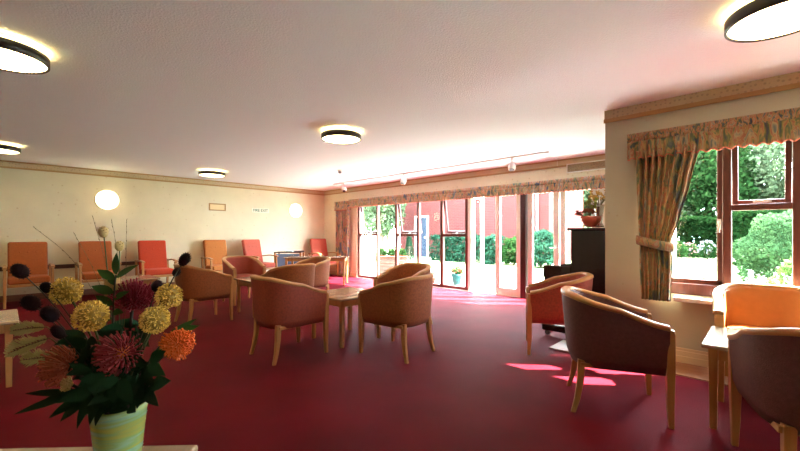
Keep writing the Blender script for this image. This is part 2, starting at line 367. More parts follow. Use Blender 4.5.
strip('trim_15', (XW-.01, 1.80, 0), (XW+.2, 7.80, .011), M['cream'])

# ------------------------------------------------------------------ bay window
fx0, fx1 = XN+.05, XN+.13
m = MB()
def mem(y0, y1, z0, z1, x0=fx0, x1=fx1): m.span((x0, min(y0, y1), z0), (x1, max(y0, y1), z1))
mem(.745, .685, WZ0, WZ1); mem(WY0, WY0+.06, WZ0, WZ1); mem(.685, WY0+.06, WZ0, WZ0+.10); mem(.685, WY0+.06, WZ1-.06, WZ1)
mem(.267, .209, WZ0+.10, WZ1-.06); mem(-.152, -.21, WZ0+.10, WZ1-.06);
mem(.209, -.152, 1.355, 1.405); mem(-.21, -.62, 1.355, 1.405)
w4 = struct(m.build('window_4', M['mahog'], bevel=.004))
def sash_frame(y0, y1, z0, z1, nm='sash', tilt=0., t=.042):
    s = MB(); R = Matrix.Rotation(-tilt, 3, 'Y'); hx, hz = fx1-.01, z1; hh = z1-z0; yc = (y0+y1)/2; ww = abs(y0-y1)
    def q(mb, c, d): mb.box(V((hx, 0, hz)) + R @ V(c), d, R)
    hi, lo = max(y0, y1), min(y0, y1)
    q(s, (0, hi-t/2, -hh/2), (.05, t, hh)); q(s, (0, lo+t/2, -hh/2), (.05, t, hh)); q(s, (0, yc, -t/2), (.05, ww, t)); q(s, (0, yc, -hh+t/2), (.05, ww, t))
    so = s.build(nm, M['mahog'], w4, bevel=.004)
    g = MB(); q(g, (0, yc, -hh/2), (.005, ww-2*t, hh-2*t)); g.build('sash_pane', M['glass'], so); return so
sash_frame(.685, .267, WZ0+.10, WZ1-.06, t=.04)
sash_frame(.207, -.15, 1.405, WZ1-.062, tilt=math.radians(5), t=.038)
for a, b, z0, z1 in ((.209, -.152, WZ0+.10, 1.355), (-.21, -.62, WZ0+.10, 1.355), (-.21, -.62, 1.405, WZ1-.06)):
    MB().span((fx0+.035, b, z0), (fx0+.04, a, z1)).build('pane', M['glass'], w4)
k = MB(); k.box((fx0-.004, .287, 1.24), (.010, .022, .09)); k.tube([(fx0-.008, .287, 1.26), (fx0-.035, .287, 1.26), (fx0-.04, .287, 1.17)], .008); k.build('window_handle', M['white'], w4)
k = MB(); k.box((fx0+.0, .02, 1.425), (.03, .11, .016)); k.tube([(fx0, .02, 1.425), (fx0+.11, .02, 1.44)], .005); k.build('stay', M['white'], w4)
m = MB(); m.span((XN-.11, WY0-.06, .562), (XN+.06, .595, .602)); struct(m.build('sill', M['sill'], w4, bevel=.012, seg=3))

m = MB(); mem(-1.9, -1.96, WZ0, WZ1); mem(-3.14, -3.2, WZ0, WZ1); mem(-1.96, -3.14, WZ0, WZ0+.10); mem(-1.96, -3.14, WZ1-.06, WZ1); mem(-2.52, -2.58, WZ0+.10, WZ1-.06)
w5 = struct(m.build('window_5', M['mahog'], bevel=.004))  # added out of view to let more daylight onto the ceiling
for a, b in ((-1.96, -2.52), (-2.58, -3.14)): MB().span((fx0+.035, b, WZ0+.10), (fx0+.04, a, WZ1-.06)).build('pane', M['glass'], w5)

# ------------------------------------------------------------------ furnishings on walls and ceiling
def lamp_thing(x, y, label):
    t = thing('ceiling_lamp', label, 'ceiling lamp', (x, y, H), 0, 'round flush ceiling lamps')
    MB().lathe([(.20, -.022), (.20, 0)], 48).build('mount', M['white'], t)
    MB().lathe([(.215, -.045), (.215, -.018)], 48).build('upper_ring', M['uplight'], t)
    rg = []
    for r, z in ((.233, -.04), (.238, -.045), (.238, -.102), (.233, -.106), (.225, -.106), (.225, -.04)): rg.append((r, z))
    rings = [[V((r*math.cos(2*PI*k/64), r*math.sin(2*PI*k/64), z)) for k in range(64)] for r, z in rg]
    mb = MB(); mb.loft(rings+[rings[0]], caps=False); mb.build('rim', M['black'], t)
    MB().lathe([(.2245, -.050), (.2245, -.094), (.215, -.100), (.12, -.103), (.01, -.104)], 48).build('diffuser', M['diffuser'], t)
    return t
l0 = lamp_thing(2.82, 3.70, 'round lit ceiling lamp with black rim above the middle coffee table')
for x, y, lb in ((-.02, 3.59, 'round black-rimmed ceiling lamp cut off by the picture edge, above the flower vase'),
                 (2.875, -.065, 'largest-looking black-rimmed ceiling lamp, in the corner above the bay window'),
                 (2.81, 7.81, 'small distant black-rimmed ceiling lamp above the framed notice on the end wall'),
                 (-.08, 7.60, 'distant black-rimmed ceiling lamp at the picture edge above the orange-brown armchairs')):
    dup(l0, (x, y, H), 0, lb)
def wall_lamp(x, z, label):
    t = thing('wall_lamp', label, 'wall lamp', (x, YL, z), 0, 'round wall lamps'); t.rotation_euler = (PI/2, 0, 0)
    MB().lathe([(.19, 0), (.195, .012), (.185, .03)], 48).build('base', M['white'], t)
    MB().lathe([(.18, .028), (.178, .05), (.15, .075), (.08, .09), (.01, .094)], 48).build('diffuser', M['wall_diff'], t)
    return t
w0 = wall_lamp(1.383, 1.82, 'round glowing wall lamp above the second orange-brown armchair')
w1 = dup(w0, (5.51, YL, 1.79), 0, 'round glowing wall lamp near the room corner, past the green sign'); w1.rotation_euler = (PI/2, 0, 0)

t = thing('framed_notice', 'small cream notice in a gilt frame on the end wall', 'framed notice', (3.46, YL, 1.785), 0)
m = MB(); m.span((-.19, -.022, -.085), (-.165, 0, .085)); m.span((.165, -.022, -.085), (.19, 0, .085)); m.span((-.165, -.022, .06), (.165, 0, .085)); m.span((-.165, -.022, -.085), (.165, 0, -.06)); m.build('frame', M['gold'], t, bevel=.004)
MB().span((-.165, -.010, -.06), (.165, 0, .06)).build('notice_panel', M['notice'], t)
t = thing('exit_sign', 'small pale sign with green lettering on the end wall', 'sign', (4.52, YL, 1.75), 0)
MB().span((-.23, -.006, -.055), (.23, 0, .055)).build('sign_panel', M['sign'], t, bevel=.002)
fc = bpy.data.curves.new('lettering', 'FONT'); fc.body = 'FIRE EXIT'; fc.size = .095; fc.align_x = 'CENTER'; fc.align_y = 'CENTER'; fc.extrude = .001; fc.offset = .002; fc.materials.append(M['green'])
fx = bpy.data.objects.new('text', fc); COL.objects.link(fx); bpy.context.view_layer.update()
lm = bpy.data.meshes.new_from_object(fx.evaluated_get(bpy.context.evaluated_depsgraph_get())); bpy.data.objects.remove(fx)
lm.name = 'lettering'; fo = bpy.data.objects.new('lettering', lm); COL.objects.link(fo); fo.parent = t; fo.location = (0, -.0075, 0); fo.rotation_euler = (PI/2, 0, 0)

t = thing('light_track', 'thin white spotlight track along the ceiling before the glazed wall', 'light track', (5.66, 5.08, H), 0)
MB().span((-.017, -2.66, -.024), (.017, 2.66, -.002)).build('track_bar', M['white'], t, bevel=.003)
MB().span((-.02, -2.74, -.026), (.02, -2.66, -.002)).build('feed_end', M['white'], t, bevel=.003)
MB().tube([(0, -2.70, -.004), (.4, -2.62, -.004), (.786, -2.55, -.004), (.79, -2.55, -.10)], .004, 6).build('cable', M['white'], t)
def spot(y, yaw, label):
    t = thing('spotlight', label, 'spotlight', (5.66, y, H-.022), yaw, 'white track spotlights')
    MB().lathe([(.022, 0), (.022, -.03), (.008, -.034), (.008, -.085)], 16).build('stem', M['white'], t)
    R = Matrix.Rotation(math.radians(28), 3, 'Y')
    prof = [(.025, .055), (.050, .035), (.062, 0), (.062, -.05), (.054, -.075), (.044, -.085)]
    mb = MB(); mb.loft([[V((0, 0, -.12)) + R @ V((r*math.cos(2*PI*k/24), r*math.sin(2*PI*k/24), z)) for k in range(24)] for r, z in prof]); mb.build('head', M['white'], t)
    mb = MB(); mb.loft([[V((0, 0, -.12)) + R @ V((r*math.cos(2*PI*k/24), r*math.sin(2*PI*k/24), z)) for k in range(24)] for r, z in ((.040, -.080), (.040, -.088))]); mb.build('lens', M['black'], t)
    return t
s0 = spot(2.944, math.radians(20), 'white track spotlight at the track end nearest the wall vent')
dup(s0, (5.66, 5.333, H-.022), math.radians(-10), 'white track spotlight at the middle of the track')
dup(s0, (5.66, 7.319, H-.022), math.radians(60), 'white track spotlight at the track end near the room corner')
t = thing('smoke_detector', 'small grey ceiling detector between round lamp and spotlight track', 'detector', (4.52, 5.97, H), 0)
MB().lathe([(.05, 0), (.05, -.02), (.03, -.03)], 24).build('base', M['white'], t); MB().lathe([(.032, -.028), (.036, -.055), (.012, -.07)], 20).build('head', M['grey'], t)
t = thing('wall_vent', 'long beige slatted vent grille high on the glazed wall above the piano', 'vent', (XW-.006, 1.90, 2.235), 0)
m = MB(); m.span((-.03, -.47, -.075), (0, .47, -.06)); m.span((-.03, -.47, .06), (0, .47, .075)); m.span((-.03, -.47, -.06), (0, -.455, .06)); m.span((-.03, .455, -.06), (0, .47, .06)); m.build('frame', M['cream'], t, bevel=.002)
m = MB(); m.span((-.008, -.455, -.06), (-.002, .455, .06)); m.build('backing', M['slatew'], t)
m = MB()
for i in range(7): m.box((-.018, 0, -.048+.016*i), (.016, .91, .004), Matrix.Rotation(.5, 3, 'Y'))
m.build('louvre', M['border'], t)

# ------------------------------------------------------------------ curtains and valances (running along Y on a wall at x)
def valance(label, x, ya, yb, zt, zb, proj, fine, name='valance', head=.075):
    mk = ('chintz', 'heading') if fine < .01 else ('chintz_pale', 'chintz_pale')
    """ya > yb"""
    t = thing(name, label, 'valance', (x, (ya+yb)/2, zb), 0)
    L = ya-yb; n = max(24, int(L/fine)); rnd = random.Random(int(ya*100))
    ph = [rnd.uniform(0, 6.28) for _ in range(8)]
    def col(i):
        u = i/n*L
        f1 = math.sin(2*PI*u/.072 + 1.3*math.sin(u*5+ph[0]) + ph[1]); f2 = math.sin(2*PI*u/.031 + ph[2])
        return u, f1, f2
    cols = [col(i) for i in range(n+1)]
    hz = zt-zb-head
    # frill
    vs = []; rows = 6
    for r in range(rows+1):
        v = r/rows
        for u, f1, f2 in cols:
            dx = -proj - .004 - (.008+.017*v)*f1 - .002*f2*(1-v) - .010*v
            vs.append(V((dx, -L/2+u, hz*(1-v) + .006*v*f1)))
    fs = [(r*(n+1)+i, r*(n+1)+i+1, (r+1)*(n+1)+i+1, (r+1)*(n+1)+i) for r in range(rows) for i in range(n)]
    mb = MB(); mb.add(vs, fs, True)
    # returns to the wall
    for side in (0, n):
        ys = -L/2 + cols[side][0]
        mb.add([V((-proj, ys, hz)), V((0, ys, hz)), V((0, ys, 0)), V((-proj-.01, ys, 0))], [(0, 1, 2, 3)])
    mb.build('frill', M[mk[0]], t, solid=.004)
    vs = []
    for r in range(3):
        for u, f1, f2 in cols: vs.append(V((-proj - .006 - .005*f2*(1 if r == 1 else .6), -L/2+u, hz-.004 + (head+.004)*r/2)))
    mb = MB(); mb.add(vs, [(r*(n+1)+i, r*(n+1)+i+1, (r+1)*(n+1)+i+1, (r+1)*(n+1)+i) for r in range(2) for i in range(n)], True)
    for side in (0, n):
        ys = -L/2 + cols[side][0]
        mb.add([V((-proj-.006, ys, hz)), V((0, ys, hz)), V((0, ys, hz+head)), V((-proj-.006, ys, hz+head))], [(0, 1, 2, 3)])
    mb.build('gathered_heading', M[mk[1]], t, solid=.004)
    mb = MB(); mb.tube([(-proj-.014-.025*f1, -L/2+u, .006*f1-.002) for u, f1, f2 in cols], .005, 5); mb.build('trim_edge', M['trim'], t)
    MB().span((-proj+.004, -L/2+.01, hz+head-.02), (0, L/2-.01, hz+head-.005)).build('pelmet_board', M['cream'], t)
    return t
valance('long chintz valance running across the whole glazed wall', XW-.014, 8.02, 1.30, 2.065, 1.86, .09, .014)
valance('short chintz valance piece over the far curtain in the room corner', XW-.014, 8.62, 8.05, 2.04, 1.80, .10, .012)
valance('frilled chintz valance over the bay window', XN-.012, .945, -.84, 2.10, 1.862, .10, .008)

def curtain(label, x, prof, nf, amp, tie=None, mt='chintz'):
    """prof: list of (z, y_left, y_right, amplitude factor); folds along Y"""
    t = thing('curtain', label, 'curtain', (x, prof[0][1], 0), 0)
    y0 = prof[0][1]; nz, nu = 56, 170; vs = []
    zs = [p[0] for p in prof]
    def lerp(z):
        for a, b in zip(prof, prof[1:]):
            if a[0] >= z >= b[0]:
                k = (a[0]-z)/(a[0]-b[0]); k = k*k*(3-2*k)*.5 + k*.5
                return [a[i]+(b[i]-a[i])*k for i in (1, 2, 3)]
        return prof[-1][1:]
    for i in range(nz+1):
        z = zs[0] + (zs[-1]-zs[0])*i/nz; yl, yr, af = lerp(z)
        for j in range(nu+1):
            u = j/nu; w = u + .018*math.sin(11*u+z*1.2)
            vs.append(V((-amp*af*(math.sin(2*PI*nf*w)+.35*math.sin(2*PI*nf*2.3*w+1.)) , yl+(yr-yl)*u - y0, z)))
    fs = [(i*(nu+1)+j, i*(nu+1)+j+1, (i+1)*(nu+1)+j+1, (i+1)*(nu+1)+j) for i in range(nz) for j in range(nu)]
    mb = MB(); mb.add(vs, fs, True); mb.build('drape', M[mt], t, solid=.003)
    if tie:
        z, yl, yr = tie
        c = (yl+yr)/2 - y0; a = abs(yl-yr)/2; mb = MB(); rings = []
        for k in range(37):
            th = 2*PI*k/36; ex = .055*math.cos(th); ey = a*math.sin(th)
            zz = z + .035*math.sin(th) ; hgt = .042
            rings.append([V((-ex*1.0-(-.0), c+ey, zz-hgt)), V((-ex*1.25, c+ey*1.04, zz)), V((-ex, c+ey, zz+hgt)), V((-ex*.8, c+ey*.95, zz))])
        mb.loft(rings, caps=False); mb.build('tieback', M['chintz'], t)
    return t
curtain('chintz curtain held by a tieback beside the bay window', XN-.105,
        [(1.93, .875, .40, 1.), (1.60, .865, .47, .95), (1.30, .855, .545, .85), (1.07, .845, .61, .5), (.92, .845, .595, .7), (.555, .83, .61, .9)], 8, .034, (1.07, .875, .585))
curtain('straight chintz curtain in the corner at the far end of the glazed wall', XW-.075,
        [(1.92, 8.60, 8.05, 1.), (1.0, 8.60, 8.02, 1.), (.06, 8.58, 8.04, 1.)], 7, .03, None, 'chintz_far')

# ------------------------------------------------------------------ tub chairs (front faces local +X)
def tub_path(n=44):
    pts = []
    a, b, x0 = .285, .285, -.015; e = 2/2.7
    for i in range(n+1):
        t = i/n*2 - 1                                # -1 .. 1 ; 0 = middle of the back
        s = abs(t)
        if s > .52:
            k = (s-.52)/.48; x = x0 + (.255-x0)*k; y = b - .010*k; nx, ny = 0., 1.
        else:
            th = s/.52*PI/2; x = x0 - a*abs(math.cos(th))**e; y = b*abs(math.sin(th))**e
            nx, ny = -abs(math.cos(th))**(2-e), abs(math.sin(th))**(2-e)
            q = math.hypot(nx, ny); nx /= q; ny /= q
        sg = 1 if t >= 0 else -1
        k = min(1, max(0, (s-.16)/.84)); hgt = .755 - (.755-.597)*(k*k*(3-2*k)*.55+k*.45)
        back = 1-min(1, s/.75)
        pts.append((x, sg*y, nx, sg*ny, hgt, back))
    return pts
def tub_chair(label, loc, rz, fab, rimm):
    t = thing('tub_chair', label, 'tub chair', loc, rz, 'low tub chairs')
    P = tub_path(); th = .046
    rings = []
    for x, y, nx, ny, h, bk in P:
        def o(off, z): return V((x+nx*off, y+ny*off, z))
        zb = .305 + .0*bk
        rings.append([o(-.030, zb), o(-.008, zb+.06), o(.002, zb+.17), o(.004+.022*bk, h-.02), o(.004+.022*bk, h-.004), o(-th+.016*bk, h-.004), o(-th-.004+.012*bk, h-.03), o(-th-.006, zb+.17), o(-th-.012, zb+.02)])
    mb = MB(); mb.loft(rings); mb.build('upholstered_shell', fab, t)
    rings = []
    for i, (x, y, nx, ny, h, bk) in enumerate(P):
        c = V((x+nx*(-.018+.018*bk), y+ny*(-.018+.018*bk), h-.003)); N = V((nx, ny, 0)); ring = []
        for k in range(12):
            a = 2*PI*k/12; ca, sa = math.cos(a), math.sin(a)
            ring.append(c + N*(.032*math.copysign(abs(ca)**.7, ca)) + V((0, 0, .019*math.copysign(abs(sa)**.8, sa))))
        rings.append(ring)
    mb = MB(); mb.loft(rings); mb.build('top_band', rimm, t)
    # seat cushion
    mb = MB(); rg = []
    def outline(k, z):
        r = []
        for x, y, nx, ny, h, bk in P[2:-2]: r.append(V((min(.255, (x-nx*.058))*k, (y-ny*.058)*k, z)))
        r.append(V((.28*k, r[-1].y*.9, z))); r.append(V((.285*k, 0, z))); r.append(V((.28*k, r[0].y*.9, z))); return r
    mb.loft([outline(.96, .325), outline(.985, .35), outline(.985, .425), outline(.95, .448), outline(.6, .462), outline(.1, .466)])
    mb.build('seat_cushion', fab, t)
    mb = MB(); mb.span((-.22, -.24, .30), (.25, .24, .327)); mb.build('seat_frame', M['beech'], t)
    for sg in (-1, 1):
        y = sg*.252
        mb = MB(); mb.sqtube([(.268, y, 0), (.262, y, .15), (.262, y, .32), (.264, y, .55), (.262, y, .584)], [(.014, .014), (.019, .019), (.022, .024), (.020, .026), (.018, .026)])
        mb.build('leg', M['beech'], t, bevel=.004)
        y = sg*.205
        mb = MB(); mb.sqtube([(-.265, y*1.10, 0), (-.24, y*1.06, .09), (-.222, y*1.02, .20), (-.215, y, .34)], [(.014, .014), (.017, .017), (.020, .020), (.022, .022)])
        mb.build('leg', M['beech'], t, bevel=.004)
    return t
c0 = tub_chair('terracotta tub chair seen from the side, facing the middle coffee table', (1.91, 3.35, 0), 0, M['terra'], M['rim'])
A90 = PI/2
def rc(**k): return {M[a].name: M[b] for a, b in k.items()}
brown = rc(terra='brownw'); shaded_mar = rc(terra='maroon'); red = rc(terra='redf'); sunlit_org = rc(terra='orange')
for x, y, a, rcol, lb in (
    (2.686, 2.605, 97, brown, 'brown tub chair with its rounded back to the viewer beside the middle coffee table'),
    (3.53, 3.32, 180, brown, 'brown tub chair against the window light, its hollow side showing across the middle coffee table'),
    (2.66, 4.62, 90, brown, 'brown tub chair just behind the terracotta one, back corner lit, facing the farther coffee table'),
    (3.46, 5.40, 180, brown, 'pale lit tub chair behind the brown one, in front of the long wooden table'),
    (1.835, 5.415, 2, brown, 'brown tub chair behind the tallest flower stems, facing the farther coffee table'),
    (2.82, 6.44, -90, red, 'red tub chair facing the viewer across the farther coffee table'),
    (3.835, 1.515, 117, None, 'red-brown tub chair in front of the piano, its arms turned to the glazed doors'),
    (2.885, .752, -66.6, shaded_mar, 'tub chair shaded dark maroon, standing over the sunlit carpet patches'),
    (2.60, -.20, 18, shaded_mar, 'tub chair shaded dark maroon, cut off by the picture corner, its back to the viewer'),
    (3.785, -.005, 182, sunlit_org, 'bright orange sunlit tub chair under the bay window')):
    dup(c0, (x, y, 0), math.radians(a), lb, rcol)

# ------------------------------------------------------------------ coffee tables
def coffee_table(label, loc, rz, name='coffee_table', w=.62, d=.62, h=.505, g='square wooden coffee tables'):
    t = thing(name, label, 'table', loc, rz, g)
    MB().span((-w/2, -d/2, h-.026), (w/2, d/2, h)).build('table_top', M['beech_top'], t, bevel=.008, seg=3)
    a, b = w/2-.055, d/2-.055
    m = MB(); m.span((-a, -b-.01, h-.095), (a, -b+.01, h-.026)); m.span((-a, b-.01, h-.095), (a, b+.01, h-.026)); m.span((-a-.01, -b+.01, h-.095), (-a+.01, b-.01, h-.026)); m.span((a-.01, -b+.01, h-.095), (a+.01, b-.01, h-.026))
    m.build('apron', M['beech'], t, bevel=.002)
    for sx in (-1, 1):
        for sy in (-1, 1):
            m = MB(); m.sqtube([(sx*a, sy*b, 0), (sx*a, sy*b, h-.026)], [(.017, .017), (.023, .023)]); m.build('leg', M['beech'], t, bevel=.003)
    return t
t0 = coffee_table('square wooden coffee table in the middle, ringed by three brown tub chairs', (2.63, 3.36, 0), 0)
for x, y, lb in ((2.65, 5.36, 'square wooden coffee table farther back, in front of the red tub chair'),
                 (3.19, -.03, 'square wooden coffee table between the orange and the dark tub chair by the bay window'),
                 (-.235, 4.39, 'wooden coffee table cut off by the picture edge, beside the flowers'),
                 (1.30, 6.82, 'wooden coffee table in front of the red armchair at the end wall')):
    dup(t0, (x, y, 0), 0, lb)
TH = math.radians(43.9); Fv = V((math.cos(TH), math.sin(TH), 0)); Rv = V((math.sin(TH), -math.cos(TH), 0))
p = Fv*.835 - Rv*.925
coffee_table('low wooden table under the green flower vase', (p.x, p.y, 0), TH+math.radians(2), 'flower_table', .68, .62, .505, 'square wooden coffee tables')
p = Fv*8.75 - Rv*1.90
coffee_table('long low wooden table before the curtain in the room corner', (p.x, p.y, 0), TH, 'long_table', .60, 1.40, .635, 'square wooden coffee tables')
del bpy.data.objects['long_table']['group']; del bpy.data.objects['flower_table']['group']

t = thing('side_table', 'small wooden side table with a slate blue panel beside the coral armchairs', 'side table', (4.90, 8.52, 0), math.radians(-43))
MB().span((-.33, -.22, .69), (.33, .22, .715)).build('table_top', M['rail'], t, bevel=.004)
MB().span((-.28, -.20, .22), (.28, -.185, .67)).build('panel', M['blue'], t)
for sx in (-1, 1):
    for sy in (-1, 1): m = MB(); m.sqtube([(sx*.305, sy*.195, 0), (sx*.305, sy*.195, .69)], [(.02, .02)]*2); m.build('leg', M['beech'], t, bevel=.003)
def booklet(x, y, z, rz, mt, label):
    o = MB().span((-.14, -.10, 0), (.14, .10, .022)).build('booklet', M[mt], None, bevel=.003); o.location = (x, y, z); o.rotation_euler = (0, 0, rz); tag(o, label, 'booklet', 'booklets on the side table')
booklet(4.93, 8.45, .716, .4, 'teal', 'pale blue booklet on the small side table')
booklet(5.05, 8.36, .716, -.6, 'slate', 'dark booklet at the end of the small side table')

# ------------------------------------------------------------------ high-back armchairs (front faces local +X)
def high_chair(label, loc, rz, fab):
    t = thing('high_back_armchair', label, 'armchair', loc, rz, 'high-back armchairs along the end wall')
    MB().span((-.20, -.245, .36), (.29, .245, .47)).build('seat_cushion', fab, t, bevel=.03, seg=4)
    R = Matrix.Rotation(math.radians(-13), 3, 'Y')
    b = MB().box((-.245, 0, .725), (.10, .485, .60), R).build('backrest', fab, t, bevel=.032, seg=4)
    for y in (-.10, 0, .10):
        MB().ball(V((-.245, 0, .725)) + R @ V((.050, y, .12)), (.007, .013, .013), 10, 6, R).build('button', fab, b)
    m = MB(); m.span((-.22, -.25, .315), (.28, -.225, .36)); m.span((-.22, .225, .315), (.28, .25, .36)); m.span((.255, -.225, .315), (.28, .225, .36)); m.span((-.22, -.225, .315), (-.195, .225, .36)); m.build('seat_frame', M['beech'], t, bevel=.003)
    for sy in (-1, 1):
        y = sy*.275
        m = MB(); m.sqtube([(.275, y, 0), (.275, y, .34), (.262, y, .60)], [(.016, .016), (.021, .019), (.019, .018)]); m.build('leg', M['beech'], t, bevel=.004)
        m = MB(); m.sqtube([(-.33, y, 0), (-.24, y, .34), (-.275, y, .64)], [(.016, .016), (.022, .019), (.018, .018)]); m.build('leg', M['beech'], t, bevel=.004)
        m = MB(); rings = []
        for k in range(9):
            u = k/8; x = .32-.64*u; z = .605 + .022*math.sin(PI*min(1, u*1.3)); w = .026*(1-.25*u)
            rings.append([V((x, y-w, z)), V((x, y+w, z)), V((x, y+w, z+.026)), V((x, y-w, z+.026))])
        m.loft(rings, True, False); m.build('arm', M['beech'], t, bevel=.006)
    return t
h0 = high_chair('orange-brown high-back armchair nearest the picture edge, a dark flower pod before its back', (.27, 8.74, 0), -A90, M['hb_brown'])
for x, rcol, lb, dy, da in ((1.17, None, 'orange-brown high-back armchair half hidden by the tall flower sprig', 0, 0), (2.08, rc(hb_brown='hb_red'), 'vivid orange-red high-back armchair between the flowers and the brown tub chair', 0, 0),
                    (3.31, rc(hb_brown='hb_orange'), 'amber high-back armchair under the framed notice', 0, 0), (4.20, rc(hb_brown='hb_pink'), 'coral high-back armchair under the green lettered sign', -.05, 14), (6.06, rc(hb_brown='hb_pink'), 'coral high-back armchair in the room corner beside the curtain', 0, -4)):
    dup(h0, (x, 8.74+dy, 0), -A90+math.radians(da), lb, rcol)

# ------------------------------------------------------------------ piano
t = thing('upright_piano', 'dark upright piano standing against the return wall', 'piano', (5.02, YR+.01, 0), 0)
hw = .72
MB().span((-hw, .0, .04), (hw, .36, 1.195)).build('case', M['ebony'], t, bevel=.006)
MB().span((-hw-.015, -.0, 1.195), (hw+.015, .40, 1.222)).build('lid', M['ebony'], t, bevel=.006)
m = MB(); m.span((-hw, .36, .60), (hw, .66, .66)); m.span((-hw, .36, .66), (-hw+.05, .67, .80)); m.span((hw-.05, .36, .66), (hw, .67, .80)); m.build('key_bed', M['ebony'], t, bevel=.008)
m = MB(); m.loft([[V((sx, y, z)) for y, z in ((.36, .66), (.655, .66), (.655, .72), (.60, .775), (.45, .82), (.36, .83))] for sx in (-hw+.05, hw-.05)], True, False); m.build('keyboard_lid', M['ebony_green'], t, bevel=.006)
for sx in (-1, 1):
    m = MB(); m.sqtube([(sx*(hw-.035), .60, .13), (sx*(hw-.035), .615, .35), (sx*(hw-.035), .625, .60)], [(.03, .035), (.026, .028), (.033, .04)]); m.build('leg', M['ebony'], t, bevel=.005)
    ft = MB().span((sx*(hw-.035)-.045, .34, .055), (sx*(hw-.035)+.045, .68, .13)).build('foot', M['ebony'], t, bevel=.012)
    MB().tube([(sx*(hw-.035)-.018, .63, .028), (sx*(hw-.035)+.018, .63, .028)], .028, 14).build('castor', M['black'], ft)
m = MB()
for sx in (-.06, .06): m.span((sx-.018, .36, .06), (sx+.018, .45, .072))
m.build('pedal', M['brass'], t, bevel=.003)
PZ = 1.2335
def ornament(x, y, label):
    t = thing('small_glass', label, 'glass', (x, y, PZ), 0, 'small glasses on the piano')
    MB().lathe([(.018, 0), (.018, .003), (.004, .006), (.004, .024), (.016, .034), (.018, .055), (.017, .056)], 16).build('glass_bowl', M['crystal'], t); return t
ornament(4.355, 1.51, 'small clear glass at the window end of the piano top'); ornament(4.44, 1.535, 'small clear glass standing next to the red bowl')
t = thing('silver_vase', 'tall silvery vase of yellow dried flowers on the piano', 'vase', (4.62, 1.345, PZ), 0)
MB().lathe([(.045, 0), (.05, .01), (.032, .05), (.038, .14), (.052, .22), (.060, .25), (.055, .25), (.03, .20)], 28).build('body', M['silver'], t)
rr = random.Random(4)
def spray(parent, n, base, spread, h, mt, mstem, sz, nm):
    st = MB(); fl = MB()
    for i in range(n):
        a = rr.uniform(0, 6.28); r = spread*math.sqrt(rr.random()); e = V(base)+V((r*math.cos(a), r*math.sin(a)*.8, h*rr.uniform(.55, 1.)))
        st.tube([V(base), V(base)*.5+e*.5+V((0, 0, .02)), e], .002, 4)
        for k in range(16):
            d = V((rr.gauss(0, 1), rr.gauss(0, 1), rr.gauss(0, 1))).normalized(); fl.leaf(e, d, sz*rr.uniform(.7, 1.2), sz*.55, V((rr.gauss(0, 1), rr.gauss(0, 1), 1)), .1, 2)
    st.build('stems', mstem, parent); fl.build(nm, mt, parent)['kind'] = 'stuff'
spray(t, 26, (0, 0, .22), .17, .18, leafmat('yellow dried flower', (.50, .28, .05), (.60, .38, .10), .3), M['grass'], .030, 'dried_flowers')
t = thing('red_bowl', 'red pottery bowl of russet and green foliage on the piano', 'bowl', (4.42, 1.37, PZ), 0)
MB().lathe([(.045, 0), (.05, .006), (.095, .06), (.105, .115), (.098, .115), (.075, .06)], 28).build('body', M['redpot'], t)
spray(t, 16, (-.02, .05, .08), .12, .11, leafmat('russet leaf', (.24, .06, .03), (.34, .10, .05), .25), M['grass'], .035, 'russet_foliage')
spray(t, 10, (-.03, .0, .10), .09, .20, leafmat('lime leaf', (.26, .30, .05), (.38, .38, .10), .3), M['grass'], .034, 'green_foliage')

# ------------------------------------------------------------------ flower vase and its stems (r = along camera-right, f = away, z above the vase mouth)
VP = Fv*1.05 - Rv*.776; VZ = .505; VH = .185
t = thing('flower_vase', 'green and yellow swirled ceramic vase holding the big bouquet', 'vase', (VP.x, VP.y, VZ), 0)
prof = [(.046, 0), (.049, .004), (.054, .05), (.060, .11), (.066, .165), (.069, VH), (.064, VH), (.059, .15), (.049, .05)]
MB().lathe(prof, 48).build('body', M['vase'], t)
MZ = VZ+VH-.012
def at_stem(px, py, f):
    d = 1.05+f; return (px-400)/380*d+.776, 1.16-(py-233.7)*d/380-MZ
def W(r, f, z): return V((VP.x, VP.y, MZ)) + Rv*r + Fv*f + V((0, 0, z))
def W2(px, py, f):
    r, z = at_stem(px, py, f); return W(r, f, z)
def L3(v): return V(v) - V((VP.x, VP.y, MZ))
def flower_root(name, label, cat, group): return thing(name, label, cat, (VP.x, VP.y, MZ), 0, group)
def stem_pts(r, f, z, bow=.0, n=9):
    e = L3(W(r, f, z)); s = V((Rv*r + Fv*f)).normalized()*.035 if (abs(r)+abs(f)) > 1e-4 else V((0, 0, 0))
    s0 = V((-s.x*.5, -s.y*.5, -.12)); c = s + V((0, 0, max(.0, z*.45))) + Rv*bow
    out = []
    for i in range(n):
        k = i/(n-1); out.append(s0*(1-k)**2 + c*2*k*(1-k) + e*k*k)
    return out
TOCAM = (-Fv*1.0 + V((0, 0, .35))).normalized()
def frame_to(d):
    return V(d).normalized().to_track_quat('Z', 'Y').to_matrix()
rb = random.Random(21)
